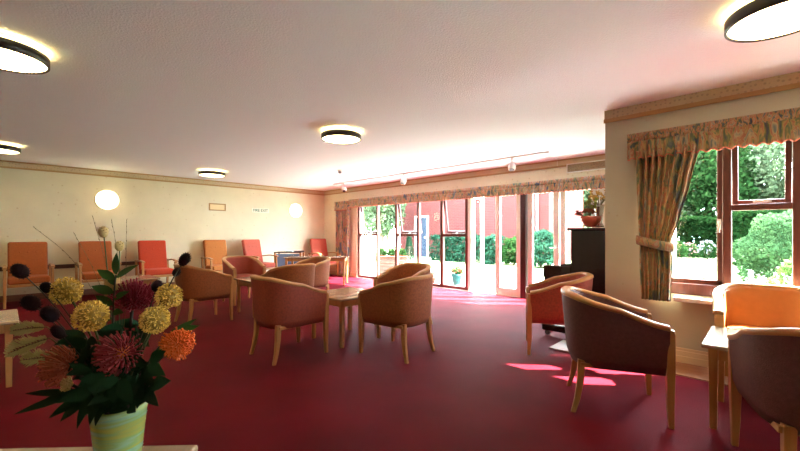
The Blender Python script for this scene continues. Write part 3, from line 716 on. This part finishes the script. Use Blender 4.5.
def allium(px, py, rad, f, label, floret='allium'):
    r, z = at_stem(px, py, f); R_ = .82*rad/362*(1+f/1.05)
    t = flower_root('cream_allium', label, 'flower', 'cream pompom flowers in the vase')
    P = stem_pts(r, f, z); MB().tube(P, .0028, 6).build('stem', M['stem'], t)
    c = P[-1]; MB().ball(c, (R_*.72,)*3, 14, 10).build('core', M['allium_core'], t)
    fl = MB(); N = 170
    for i in range(N):
        zz = 1-2*(i+.5)/N; a = i*2.39996; q = math.sqrt(1-zz*zz); d = V((q*math.cos(a), q*math.sin(a), zz)); d = (d+V((rb.gauss(0, .07), rb.gauss(0, .07), rb.gauss(0, .07)))).normalized()
        Rm = frame_to(d); h = R_*rb.uniform(.88, 1.06); w = R_*.15
        for k in range(4):
            aa = PI/2*k+rb.random(); o1 = Rm @ V((math.cos(aa)*w, math.sin(aa)*w, 0)); o2 = Rm @ V((math.cos(aa+.9)*w*.8, math.sin(aa+.9)*w*.8, 0))
            fl.add([c+d*h*.80, c+d*h*.97+o1, c+d*h+(o1+o2)*.62, c+d*h*.97+o2], [(0, 1, 2, 3)])
    fl.build('florets', M[floret], t); return t
allium(66, 291, 17, .05, 'cream pompom flower in front of the orange-brown armchair legs')
allium(91, 316, 19, -.08, 'largest cream pompom flower, just under the armchair one')
allium(155, 320, 17, -.08, 'cream pompom flower directly above the orange pincushion bloom')
allium(169, 296, 15.5, .03, 'cream pompom flower closest to the brown tub chair')

def protea(px, py, rad, f, label, m1, m2, aim, n=110, dome=.5, name='pincushion_protea'):
    r, z = at_stem(px, py, f); R_ = .80*rad/362*(1+f/1.05)
    t = flower_root(name, label, 'flower', 'pincushion blooms in the vase')
    aim = (Rv*aim[0] + Fv*aim[1] + V((0, 0, aim[2]))).normalized()
    P = stem_pts(r, f, z); c = P[-1]; MB().tube(P, .004, 6).build('stem', M['dkstem'], t)
    Rm = frame_to(aim)
    MB().ball(c, (R_*.42, R_*.42, R_*.40), 14, 8, Rm).build('core', M[m2], t)
    sp = MB()
    for i in range(n):
        u = (i+.5)/n; pol = math.acos(1-u*(1+dome*.9)); a = i*2.39996
        d = Rm @ V((math.sin(pol)*math.cos(a), math.sin(pol)*math.sin(a), math.cos(pol)))
        L = R_*rb.uniform(.86, 1.1); curl = aim*L*.30*math.sin(pol)
        p0 = c+d*R_*.3; p1 = c+d*L*.75; p2 = c+d*L+curl*.7
        sp.tube([p0, p1, p2], [.0022, .0017, .0026], 4)
    sp.build('styles', M[m1], t); return t
protea(133, 302, 26, .06, 'dark crimson shaggy bloom at the top of the bouquet', 'pr_red', 'pr_red', (.1, -.3, 1), 150, .25, 'crimson_protea')
protea(122, 353, 26, -.10, 'rose pincushion bloom with an orange heart in the middle of the bouquet', 'pr_pink', 'pr_core', (0, -1, .25), 130, .35)
protea(178, 344, 19, -.06, 'bright orange pincushion bloom on the side by the carpet', 'pr_org', 'pr_org', (.5, -.8, .3), 130, .4)
protea(67, 365, 25, -.04, 'salmon pincushion bloom low beside the plumes', 'pr_salmon', 'pr_salmon', (-.5, -.8, .2), 110, .35)
protea(70, 384, 9, -.08, 'small half-open cream and salmon bud just above the vase rim', 'bud', 'bud', (-.7, -.6, .1), 60, .2)

def pod(px, py, rx, ry, f, label, tilt=0.):
    r, z = at_stem(px, py, f); k = (1+f/1.05)/362
    t = flower_root('dark_seed_pod', label, 'seed pod', 'dark seed pods in the vase')
    P = stem_pts(r, f, z); MB().tube(P, .0016, 5).build('stem', M['dkstem'], t)
    d = (P[-1]-P[-3]).normalized(); c = P[-1]; Rm = frame_to(d)
    mb = MB(); mb.ball(c, (rx*k, rx*k, ry*k), 14, 10, Rm)
    for i in range(90):
        zz = 1-2*(i+.5)/90; a = i*2.39996; q = math.sqrt(1-zz*zz); n = V((q*math.cos(a)*rx*k, q*math.sin(a)*rx*k, zz*ry*k)); mb.leaf(c+Rm @ (n*.93), Rm @ (n+V((0, 0, ry*k*.6))), ry*k*.25, ry*k*.16, Rm @ n, -.1, 2)
    mb.build('pod_head', M['pod'], t)
pod(20, 271, 6.5, 8.5, -.02, 'large dark seed pod in front of the first armchair back')
pod(46.5, 287.5, 5, 6, .02, 'small dark seed pod touching the outermost cream pompom')
pod(31, 303, 7, 9, .0, 'dark seed pod beside the cut-off coffee table')
pod(50, 314, 7, 9, -.03, 'dark seed pod just under the outermost cream pompom')
pod(58, 332, 5, 8, -.05, 'elongated dark seed pod above the salmon bloom')
pod(184.5, 259.5, 4.8, 7.2, .02, 'topmost dark seed pod, on the rim of the brown tub chair')
pod(176.5, 272, 3.6, 4.6, .03, 'small dark seed pod under the topmost one, by the red armchair')
pod(157, 286, 5, 6, .05, 'dark seed pod between the crimson bloom and a cream pompom')
def cream_bud(px, py, rad, f, label):
    r, z = at_stem(px, py, f); k = rad/362*(1+f/1.05)
    t = flower_root('cream_bud', label, 'flower', 'small cream buds on thin stems')
    P = stem_pts(r, f, z); MB().tube(P, .0016, 5).build('stem', M['stem'], t); c = P[-1]
    mb = MB(); mb.ball(c, (k*.85, k*.85, k*1.1), 12, 8)
    for i in range(40):
        zz = 1-2*(i+.5)/40; a = i*2.39996; q = math.sqrt(1-zz*zz); n = V((q*math.cos(a), q*math.sin(a), zz)); mb.leaf(c+n*k*.8, n+V((0, 0, .6)), k*.45, k*.3, n, -.1, 2)
    mb.build('bud_head', M['bud'], t)
cream_bud(103.5, 232, 5.2, .06, 'cream bud on the tallest stem, against the end wall')
cream_bud(119.5, 246, 4.8, .05, 'cream bud next to the upright green leaf')
cream_bud(113, 283, 8.5, .03, 'large closed cream bud above the crimson bloom')

def leaves_on(t, P, specs, mt, name='leaf'):
    for k, side, L, w, up in specs:
        i = min(len(P)-2, int(k*(len(P)-1))); b = P[i]+(P[i+1]-P[i])*(k*(len(P)-1)-i); ax = (P[i+1]-P[i]).normalized()
        d = (Rv*side[0] + Fv*side[1] + V((0, 0, side[2]))).normalized()
        MB().leaf(b, d, L, w, -Fv+V((0, 0, .5)), up, 6).build(name, mt, t)
def sprig(label, px, py, f, specs, mt='leaf', name='leafy_sprig', rad=.0022, group='leafy sprigs in the vase'):
    r, z = at_stem(px, py, f)
    t = flower_root(name, label, 'foliage sprig', group); P = stem_pts(r, f, z, n=12); MB().tube(P, rad, 5).build('stem', M['dkstem'], t)
    leaves_on(t, P, specs, M[mt]); return t
sprig('tall green sprig with an upright leaf beside the red armchair', 116, 275, .0, [(1., (0.02, 0, 1), .062, .022, .0), (.98, (.9, -.2, .55), .078, .020, .12), (.97, (-.85, -.2, .55), .055, .024, .1), (.88, (-1, -.1, .35), .066, .026, .1), (.80, (-1, 0, .55), .06, .024, .1), (.72, (-.9, -.3, -.05), .065, .024, .1), (.93, (-.6, .1, 1), .05, .02, .1), (.84, (.8, -.3, .4), .06, .02, .1), (.76, (.7, -.5, .1), .06, .02, .1)], 'leaf_lt')
sprig('dark leafy sprig reaching past the orange bloom toward the carpet', 168, 336, .0, [(1., (.9, -.2, .35), .10, .028, .1), (.95, (1, .1, .75), .10, .022, .1), (.9, (1, -.3, -.05), .085, .032, .15), (.8, (1, -.4, .2), .08, .03, .1), (.7, (.8, -.6, .1), .07, .035, .1)], 'leaf_lt')
sprig('long-leaved green sprig hanging low beside the vase, over the dark carpet', 75, 392, -.02, [(1., (-1, -.1, .02), .140, .019, .15), (.97, (-1, -.3, -.28), .150, .022, .08), (.9, (-1, -.2, -.10), .10, .03, .1), (.85, (-.8, -.4, -.5), .09, .026, .1), (.8, (-.7, -.6, -.75), .075, .03, .1), (.75, (-1, .1, .2), .11, .03, .1)], 'leaf')
# dense dark collar of leaves around the mouth: short sprigs
nm = ['dark leaf sprig low at the front of the bouquet under the rose bloom', 'dark leaf sprig filling the gap between rose and orange blooms', 'dark leaf sprig behind the largest cream pompom', 'dark leaf sprig between the salmon and rose blooms', 'dark leaf sprig under the crimson bloom at the heart of the bouquet', 'dark leaf sprig spilling over the vase rim toward the bare carpet', 'dark leaf sprig spilling over the vase rim under the salmon bloom', 'dark leaf sprig at the back of the bouquet behind the crimson bloom']
tg = [(120, 378, -.13), (150, 362, -.10), (85, 335, .0), (92, 370, -.10), (125, 330, .0), (152, 385, -.08), (92, 392, -.11), (140, 325, .07)]
for lb, (px, py, f) in zip(nm, tg):
    specs = []
    for i in range(18):
        k = .50+.50*i/17; a = rb.uniform(-1.3, 1.3); specs.append((k, (math.sin(a)+.3*(px-119)/60, -rb.uniform(0.2, .9), rb.uniform(-.45, .65)), rb.uniform(.055, .085), rb.uniform(.024, .036), .12))
    sprig(lb, px, py, f, specs, 'leaf', 'dark_leaf_sprig', .002)
def plume(label, px, py, f, dirr, L):
    r, z = at_stem(px, py, f)
    t = flower_root('pale_plume', label, 'plume', 'pale feathery plumes in the vase'); P = stem_pts(r, f, z, n=10)
    d = (Rv*dirr[0]+Fv*dirr[1]+V((0, 0, dirr[2]))).normalized(); n = 14
    tip = [P[-1] + d*L*i/n + V((0, 0, -.10*L*(i/n)**2)) for i in range(1, n+1)]
    MB().tube(P+tip, [.002]*len(P)+[.0018*(1-i/n*.8) for i in range(n)], 5).build('stem', M['grass'], t)
    mb = MB()
    for i, p in enumerate(tip):
        for s in (-1, 1):
            for q in range(5):
                ww = L*.24*math.sin(PI*min(.98, (i+1.5)/(n+1)))
                dd = d*.9 + V((0, 0, s*.75)) + Fv*rb.gauss(0, .3) + Rv*rb.gauss(0, .1); mb.leaf(p, dd, ww*1.25*rb.uniform(.7, 1.1)+.008, .0048, -Fv, .1, 2)
    mb.build('feather', M['plume'], t)
plume('upper pale feathery plume beside the cut-off coffee table', 47, 327, .03, (-1, -.1, .0), .088)
plume('middle pale feathery plume, pointing furthest toward the coffee table', 50, 338, .0, (-1, -.1, -.28), .11)
plume('lower pale feathery plume above the salmon bloom', 62, 357, .02, (-1, -.1, .05), .10)
def grass_stem(label, pts, f):
    t = flower_root('grass_stem', label, 'grass stem', 'thin grass stems in the vase')
    P = [V((0, 0, -.1)), V((0, 0, .02))] + [L3(V(W2(px, py, f*(i+1)/len(pts)))) for i, (px, py) in enumerate(pts)]
    # smooth by midpoint subdivision
    for _ in range(2):
        Q = [P[0]]
        for a, b in zip(P, P[1:]): Q += [a*.75+b*.25, a*.25+b*.75]
        P = Q+[P[-1]]
    MB().tube(P, [.0009*(1-.6*i/len(P)) for i in range(len(P))], 5).build('blade', M['grass'], t)
    e = P[-1]; mb = MB()
    for i in range(8): mb.leaf(P[-1-i], (P[-1]-P[-4])*1.+V((rb.gauss(0, .004), rb.gauss(0, .004), 0)), .010, .0018, -Fv, .05, 2)
    mb.build('seed_head', M['grass'], t)
grass_stem('arching thin grass stem sweeping across the first armchair', [(108, 320), (90, 285), (70, 255), (35, 228)], .03)
grass_stem('thin straight grass stem leaning under the wall lamp', [(118, 330), (112, 290), (104, 255), (93, 218)], .04)
grass_stem('thin grass stem rising close to the tallest cream bud', [(122, 330), (122, 290), (118, 255), (112, 222)], .05)
grass_stem('vertical thin grass stem beside the red armchair', [(124, 330), (126, 290), (126, 255), (126.5, 222)], .05)
grass_stem('short thin grass stem over the second armchair', [(116, 330), (104, 295), (92, 265), (75, 235)], .02)

# ------------------------------------------------------------------ outside
struct(MB().span((XW+.2, .92, -.14), (9.3, 12, -.02)).build('patio', M['patio']))
m = MB(); m.span((9.3, -12, -.16), (42, 26, -.04)); m.span((XN+.24, -12, -.161), (9.3, .92, -.04)); m.span((2, 12, -.162), (9.3, 26, -.04)); struct(m.build('lawn', M['lawn']))
struct(MB().span((XN+.24, -6, -.158), (7.6, .90, -.03)).build('path', M['path']))  # pale unseen ground, added to bounce sunlight up through the bay window
rg = random.Random(99)
def fol(mb, c, r, n, size, shell=.55, bottom=-1.):
    for i in range(n):
        d = V((rg.gauss(0, 1), rg.gauss(0, 1), rg.gauss(0, 1))).normalized()
        k = shell+(1-shell)*rg.random()**.6
        if d.z < bottom: d.z = -d.z
        lump = 1 + .10*math.sin(d.x*7+c[0])*math.cos(d.y*6+c[1]) + .08*math.sin(d.z*9)
        p = V((c[0]+d.x*r[0]*k*lump, c[1]+d.y*r[1]*k*lump, c[2]+d.z*r[2]*k*lump))
        a = (d*.6+V((rg.gauss(0, .6), rg.gauss(0, .6), rg.gauss(0, .6)))).normalized(); b = a.cross(V((rg.gauss(0, 1), rg.gauss(0, 1), rg.gauss(0, 1)))).normalized(); s = size*rg.uniform(.6, 1.3)
        mb.add([p-a*s*.5, p+b*s*.32, p+a*s*.6, p-b*s*.32], [(0, 1, 2, 3)])
def bush(label, c, r, n, size, mt, name='garden_bush', cat='bush', group=None, flower=None, nf=0, fsize=.05):
    t = thing(name, label, cat, (c[0], c[1], -.04), 0, group); lc = (0, 0, r[2]*.95)
    mb = MB(); fol(mb, lc, r, n, size, .6, -.9); mb.build('foliage', M[mt], t)
    mb = MB()
    for i in range(5):
        a = 2*PI*i/5; mb.tube([(0, 0, -.02), (.3*r[0]*math.cos(a), .3*r[1]*math.sin(a), r[2]*.6), (.55*r[0]*math.cos(a), .55*r[1]*math.sin(a), r[2]*1.2)], [.03*min(1, r[2]), .02*min(1, r[2]), .008], 6)
    mb.build('branches', M['bark'], t)
    if flower:
        mb = MB(); fol(mb, lc, [q*1.05 for q in r], nf, fsize, .9, -.3); mb.build('blossoms', M[flower], t)
    return t
def hedge(label, a, b, w, h, n, size, mt):
    """clipped hedge from a to b"""
    a, b = V((*a, 0)), V((*b, 0)); c = (a+b)/2; d = b-a
    t = thing('hedge', label, 'hedge', (c.x, c.y, -.04), math.atan2(d.y, d.x)); L = d.length; mb = MB()
    for i in range(n):
        f = rg.random(); x = rg.uniform(-L/2, L/2); y = rg.uniform(-w/2, w/2); z = rg.uniform(0, h)
        if f < .45: y = math.copysign(w/2, y)
        elif f < .75: z = h
        x += rg.gauss(0, .05); y += rg.gauss(0, .06); z += rg.gauss(0, .05) + .06*math.sin(x*3.1)
        aa = V((rg.gauss(0, 1), rg.gauss(0, 1), rg.gauss(0, 1))).normalized(); bb = aa.cross(V((rg.gauss(0, 1), rg.gauss(0, 1), rg.gauss(0, 1)))).normalized(); s = size*rg.uniform(.6, 1.3); p = V((x, y, max(.03, z)))
        mb.add([p-aa*s*.5, p+bb*s*.32, p+aa*s*.6, p-bb*s*.32], [(0, 1, 2, 3)])
    mb.build('foliage', M[mt], t); mb = MB()
    for i in range(max(3, int(L/.6))): x = -L/2+.2+i*(L-.4)/max(2, int(L/.6)-1); mb.tube([(x, 0, -.02), (x+.05, 0, h*.7)], .025, 6)
    mb.build('stems', M['bark'], t); return t
def tree(label, c, h, r, n, size, mt, tr=.16, cz=None):
    t = thing('garden_tree', label, 'tree', (c[0], c[1], -.04), 0, 'trees beyond the lawn'); mb = MB(); cz = cz or h*.62
    fol(mb, (0, 0, cz), (r, r, h-cz), int(n*.5), size, .5)
    for i in range(7):
        a = 2*PI*i/7+rg.random(); q = r*.62; fol(mb, (q*math.cos(a), q*math.sin(a), cz+rg.uniform(-.35, .35)*(h-cz)), (r*.48, r*.48, (h-cz)*.42), int(n*.5/7), size, .5)
    mb.build('crown', M[mt], t); mb = MB(); mb.tube([(0, 0, -.02), (.05, .02, cz*.5), (0, .08, cz)], [tr, tr*.75, tr*.5], 10)
    for i in range(6):
        a = 2*PI*i/6; mb.tube([(0, .05, cz*.6), (r*.3*math.cos(a), r*.3*math.sin(a), cz*.9), (r*.6*math.cos(a), r*.6*math.sin(a), cz*1.15)], [tr*.4, tr*.28, tr*.1], 6)
    mb.build('trunk', M['bark'], t); return t

# brick building across the garden
t = thing('brick_building', 'red brick building with a blue-grey door across the garden', 'building', (15.2, 10.3, -.04), 0)
m = MB(); m.span((0, -4.0, 0), (4, 4.3, 5.6)); m.build('wall', M['brick'], t)
m = MB(); m.loft([[V((x, y, z)) for x, z in ((-.4, 5.5), (2, 7.2), (4.4, 5.5))] for y in (-4.3, 4.6)], True, False); m.build('roof', M['roof'], t)
dr = MB().span((-.05, 2.35, 0), (.02, 3.10, 2.05)).build('door', M['bluedoor'], t, bevel=.01); MB().span((-.075, 2.42, .95), (-.05, 2.50, 1.05)).build('door_handle', M['white'], dr)
m = MB(); m.span((-.07, 2.27, 0), (.02, 2.35, 2.13)); m.span((-.07, 3.10, 0), (.02, 3.18, 2.13)); m.span((-.07, 2.35, 2.05), (.02, 3.10, 2.13)); m.build('door_frame', M['cream'], t)
MB().tube([(-.06, -3.55, 0), (-.06, -3.55, 5.5)], .05, 10).build('drainpipe', M['grey'], t)
wn = MB().span((-.03, -2.4, 2.9), (.02, -1.2, 4.2)).build('window', M['white'], t); MB().span((-.035, -2.32, 2.98), (-.03, -1.28, 4.12)).build('pane', M['slate'], wn)
hedge('leafy hedge at the foot of the brick wall beside the blue-grey door', (13.9, 11.0), (13.6, 8.6), .9, 1.05, 3500, .13, 'lf_blue')
hedge('leafy hedge seen through the open glazed door', (13.4, 8.3), (13.6, 7.55), .9, 1.0, 1800, .13, 'lf_blue')
bush('rounded green bush against the brick wall behind the shut glazed door', (13.5, 6.95, 0), (.55, .50, .52), 1800, .12, 'lf_mid')
bush('tall blue-green bush at the corner of the brick building', (13.2, 5.75, 0), (.75, .62, .66), 2600, .13, 'lf_blue')
bush('low yellow-green plant in the border by the piano-side door', (8.6, 3.15, 0), (.30, .35, .26), 700, .08, 'lf_bright')
t = thing('conifer', 'slim conical conifer in front of the building by the far window', 'conifer', (11.4, 10.45, -.04), 0)
mb = MB()
for i in range(2600):
    z = 1.15*rg.random()**.8; r = .24*(1-z/1.2)+.02; a = rg.uniform(0, 6.28); k = .6+.4*rg.random(); p = V((r*k*math.cos(a), r*k*math.sin(a), z+.03)); d = V((math.cos(a), math.sin(a), .7)).normalized(); mb.leaf(p, d, .07, .03, V((0, 0, 1)), .1, 2)
mb.build('foliage', M['lf_blue'], t); MB().tube([(0, 0, -.02), (0, 0, 1.05)], [.03, .008], 8).build('trunk', M['bark'], t)
for label, c, h, r, mt in (('pale spreading tree beyond the slatted planter', (13.6, 17.0), 5.2, 1.8, 'lf_pale'), ('pale green tree beside the brick building end', (19.0, 19.5), 7., 2.4, 'lf_pale'), ('leaning pale tree whose crown covers the brick wall by the far window', (12.8, 13.6), 4.0, 1.1, 'lf_pale')):
    tree(label, c, h, r, 7000, .17, mt)
# slatted planter outside the far window
ctr = ((6.95+7.45)/2, 7.25)
t = thing('slatted_planter', 'low slatted timber planter outside the far window', 'planter', (7.25, 7.28, -.02), math.radians(-43.9-2))
m = MB()
for i in range(6):
    z = .05+.085*i; m.span((-.40, -.20, z), (.40, -.18, z+.06)); m.span((-.40, .18, z), (.40, .20, z+.06)); m.span((-.42, -.18, z), (-.40, .18, z+.06)); m.span((.40, -.18, z), (.42, .18, z+.06))
m.build('slats', M['slatew'], t, bevel=.003)
for sx in (-1, 1):
    for sy in (-1, 1): MB().span((sx*.38-.03, sy*.16-.03, 0), (sx*.38+.03, sy*.16+.03, .56)).build('post', M['slatew'], t, bevel=.003)
MB().span((-.43, -.21, .555), (.43, -.12, .58)).build('lit_top_rail', M['redpot'], t, bevel=.003)  # red colour stands in for light on the timber's top edge
MB().span((-.39, -.17, .40), (.39, .17, .46)).build('soil', M['soil'], t)
for i, lb in enumerate(('leafy plant at the curtain end of the slatted planter', 'leafy plant in the middle of the slatted planter', 'leafy plant at the far end of the slatted planter')):
    q = V((7.25, 7.28, 0)) + Matrix.Rotation(math.radians(-45.9), 3, 'Z') @ V((-.26+.26*i, .02, 0))
    t = thing('planter_plant', lb, 'plant', (q.x, q.y, .44), 0, 'plants in the slatted planter'); mb = MB(); fol(mb, (0, 0, .17), (.13, .13, .16), 320, .06, .4); mb.build('foliage', M['lf_mid'], t); MB().tube([(0, 0, -.03), (0, 0, .2)], .008, 6).build('stem', M['bark'], t)
def pot_plant(label, loc, r, h, mt, fl, group='potted flowers on the patio'):
    t = thing('potted_flower', label, 'potted plant', (loc[0], loc[1], -.02), 0, group)
    MB().lathe([(r*.65, 0), (r*.9, h*.75), (r, h*.8), (r, h), (r*.88, h), (r*.8, h*.7)], 24).build('pot', M[mt], t)
    MB().lathe([(r*.8, h*.84), (r*.8, h*.9)], 20).build('soil', M['soil'], t)
    mb = MB(); fol(mb, (0, 0, h+r*.5), (r*1.1, r*1.1, r*.7), 260, r*.35, .3); mb.build('foliage', M['lf_mid'], t)
    mb = MB(); fol(mb, (0, 0, h+r*.8), (r*1.25, r*1.25, r*.7), 130, r*.3, .75); mb.build('blossoms', M[fl], t)
pot_plant('teal pot of red flowers on the patio by the glazed doors', (7.25, 5.15), .13, .25, 'tealpot', 'fl_red')
pot_plant('small clay pot beside the teal pot on the patio', (7.02, 5.36), .07, .20, 'clay', 'fl_pink')
pot_plant('clay pot of pink flowers showing past the brown tub chair', (6.92, 5.63), .10, .17, 'clay', 'fl_pink')

# garden outside the bay window
hedge('long dark clipped hedge at the far side of the lawn', (26.0, 6.0), (25.0, -3.5), 1.2, 1.95, 16000, .2, 'lf_dark')
hedge('dark hedge stretch behind the big rounded shrub', (19.5, .9), (18.0, -3.8), 1.2, 1.9, 6000, .18, 'lf_dark')
for label, c, h, r, mt in (('pale broad tree behind the hedge, beside the tied curtain', (30.5, 5.6), 9.0, 3.2, 'lf_pale'), ('blue-green tree behind the hedge, beside the window mullion', (32, -1.0), 9.5, 3.2, 'lf_pale'), ('pale tree filling the top-hung bay window light', (27.5, -6.0), 9.5, 3.0, 'lf_pale'), ('bright tree behind the big rounded shrub', (21.5, -5.2), 8.0, 2.3, 'lf_bright'), ('slim pale tree behind the hedge between two broader trees', (30.5, 2.5), 8.6, 2.3, 'lf_mid'), ('pale tree seen past the piano-side door', (24, 9.0), 7.0, 2.6, 'lf_pale')):
    tree(label, c, h, r, 17000, .27, mt, .2, h*.5)
bush('small round clipped bush on the lawn beside the tied curtain', (22.6, 3.1, 0), (.42, .42, .42), 1300, .10, 'lf_mid')
bush('pink flowering bush at the lawn edge', (23.6, 2.75, 0), (.42, .42, .36), 700, .10, 'lf_mid', 'flowering_bush', 'flowering bush', None, 'fl_pink', 110, .09)
bush('white and lilac flowering bush at the lawn edge beside the mullion', (22.6, 1.95, 0), (.34, .34, .44), 500, .10, 'lf_mid', 'flowering_bush', 'flowering bush', None, 'fl_white', 150, .09)
bush('lilac flowering bush between the pink and the white ones', (24.2, 2.45, 0), (.5, .4, .30), 600, .10, 'lf_mid', 'flowering_bush', 'flowering bush', None, 'fl_lilac', 130, .09)
bush('big rounded shrub outside the bay window', (10.1, -.40, 0), (.85, .85, .80), 15000, .065, 'lf_shrub')
bush('pale leafy shrub in front of the big rounded one', (6.7, -.42, 0), (.42, .42, .46), 3600, .07, 'lf_bright', flower='fl_white', nf=70, fsize=.04)
bush('bright shrub close to the bay window glass', (5.7, -.62, 0), (.34, .36, .42), 2400, .06, 'lf_bright')
def spike_plant(x, y, label, h=.8, fl='fl_white'):
    t = thing('flower_spike_plant', label, 'flowering plant', (x, y, -.04), 0, 'white flower spikes by the bay window'); st = MB(); bl = MB(); lf = MB()
    for i in range(9):
        a = rg.uniform(0, 6.28); q = .14*math.sqrt(rg.random()); hh = h*rg.uniform(.75, 1.05); e = V((q*math.cos(a)*1.5, q*math.sin(a)*1.5, hh)); b = V((q*math.cos(a)*.4, q*math.sin(a)*.4, -.02)); st.tube([b, (b+e)/2, e], .005, 4)
        for k in range(24): z = .55+.45*k/24; p = b+(e-b)*z; aa = rg.uniform(0, 6.28); bl.leaf(p, V((math.cos(aa), math.sin(aa), .5)), .035, .022, V((0, 0, 1)), .1, 2)
        for k in range(6): z = .1+.5*rg.random(); p = b+(e-b)*z; aa = rg.uniform(0, 6.28); lf.leaf(p, V((math.cos(aa), math.sin(aa), .8)), .16, .03, V((0, 0, 1)), .2, 3)
    st.build('stems', M['stem'], t); bl.build('blossoms', M[fl], t); lf.build('leaves', M['lf_bright'], t)
spike_plant(6.1, .16, 'white flower spikes nearest the window mullion', .72); spike_plant(7.4, .12, 'white flower spikes under the big rounded shrub', .72); spike_plant(6.0, -.10, 'white flower spikes in front of the pale leafy shrub', .75); spike_plant(8.3, -.02, 'white flower spikes farther out on the lawn', .6)
t = thing('lawn_rail', 'low timber rail with one post standing on the sunny lawn', 'timber rail', (12.0, 1.40, -.04), math.atan2(1.077-1.729, 12.176-11.841))
MB().span((-.45, -.05, .10), (.37, .05, .15)).build('rail', M['slatew'], t, bevel=.005); MB().span((.30, -.05, 0), (.38, .05, .30)).build('post', M['slatew'], t, bevel=.005); MB().span((-.42, -.04, 0), (-.36, .04, .10)).build('post', M['slatew'], t, bevel=.005)

# ------------------------------------------------------------------ light and camera
sc = bpy.context.scene
sl = bpy.data.lights.new('sun', 'SUN'); sl.energy = 56.; sl.color = (1, .99, .98); sl.angle = math.radians(.6)
so = bpy.data.objects.new('sun', sl); COL.objects.link(so); so.rotation_euler = V((-1, 1.25, -1.5)).to_track_quat('-Z', 'Y').to_euler()
w = bpy.data.worlds.new('sky'); sc.world = w; w.use_nodes = True; nt = w.node_tree
bg = nt.nodes['Background']; bg.inputs['Color'].default_value = (.72, .87, 1., 1); bg.inputs['Strength'].default_value = 18.
cam = bpy.data.cameras.new('camera'); cam.sensor_width = 36; cam.lens = 380/800*36; cam.shift_y = (233.7-225.5)/800; cam.clip_start = .02; cam.clip_end = 300
co = bpy.data.objects.new('camera', cam); COL.objects.link(co); co.location = (0, 0, 1.16); co.rotation_euler = (PI/2, 0, TH-PI/2); sc.camera = co
vs = sc.view_settings; vs.view_transform = 'Standard'; vs.look = 'None'; vs.gamma = 1.; vs.use_curve_mapping = False; vs.exposure = 1.70
sc.cycles.max_bounces = 10; sc.cycles.diffuse_bounces = 6; sc.cycles.transparent_max_bounces = 12; sc.cycles.sample_clamp_indirect = 0.; sc.cycles.blur_glossy = 0.; sc.cycles.use_denoising = True
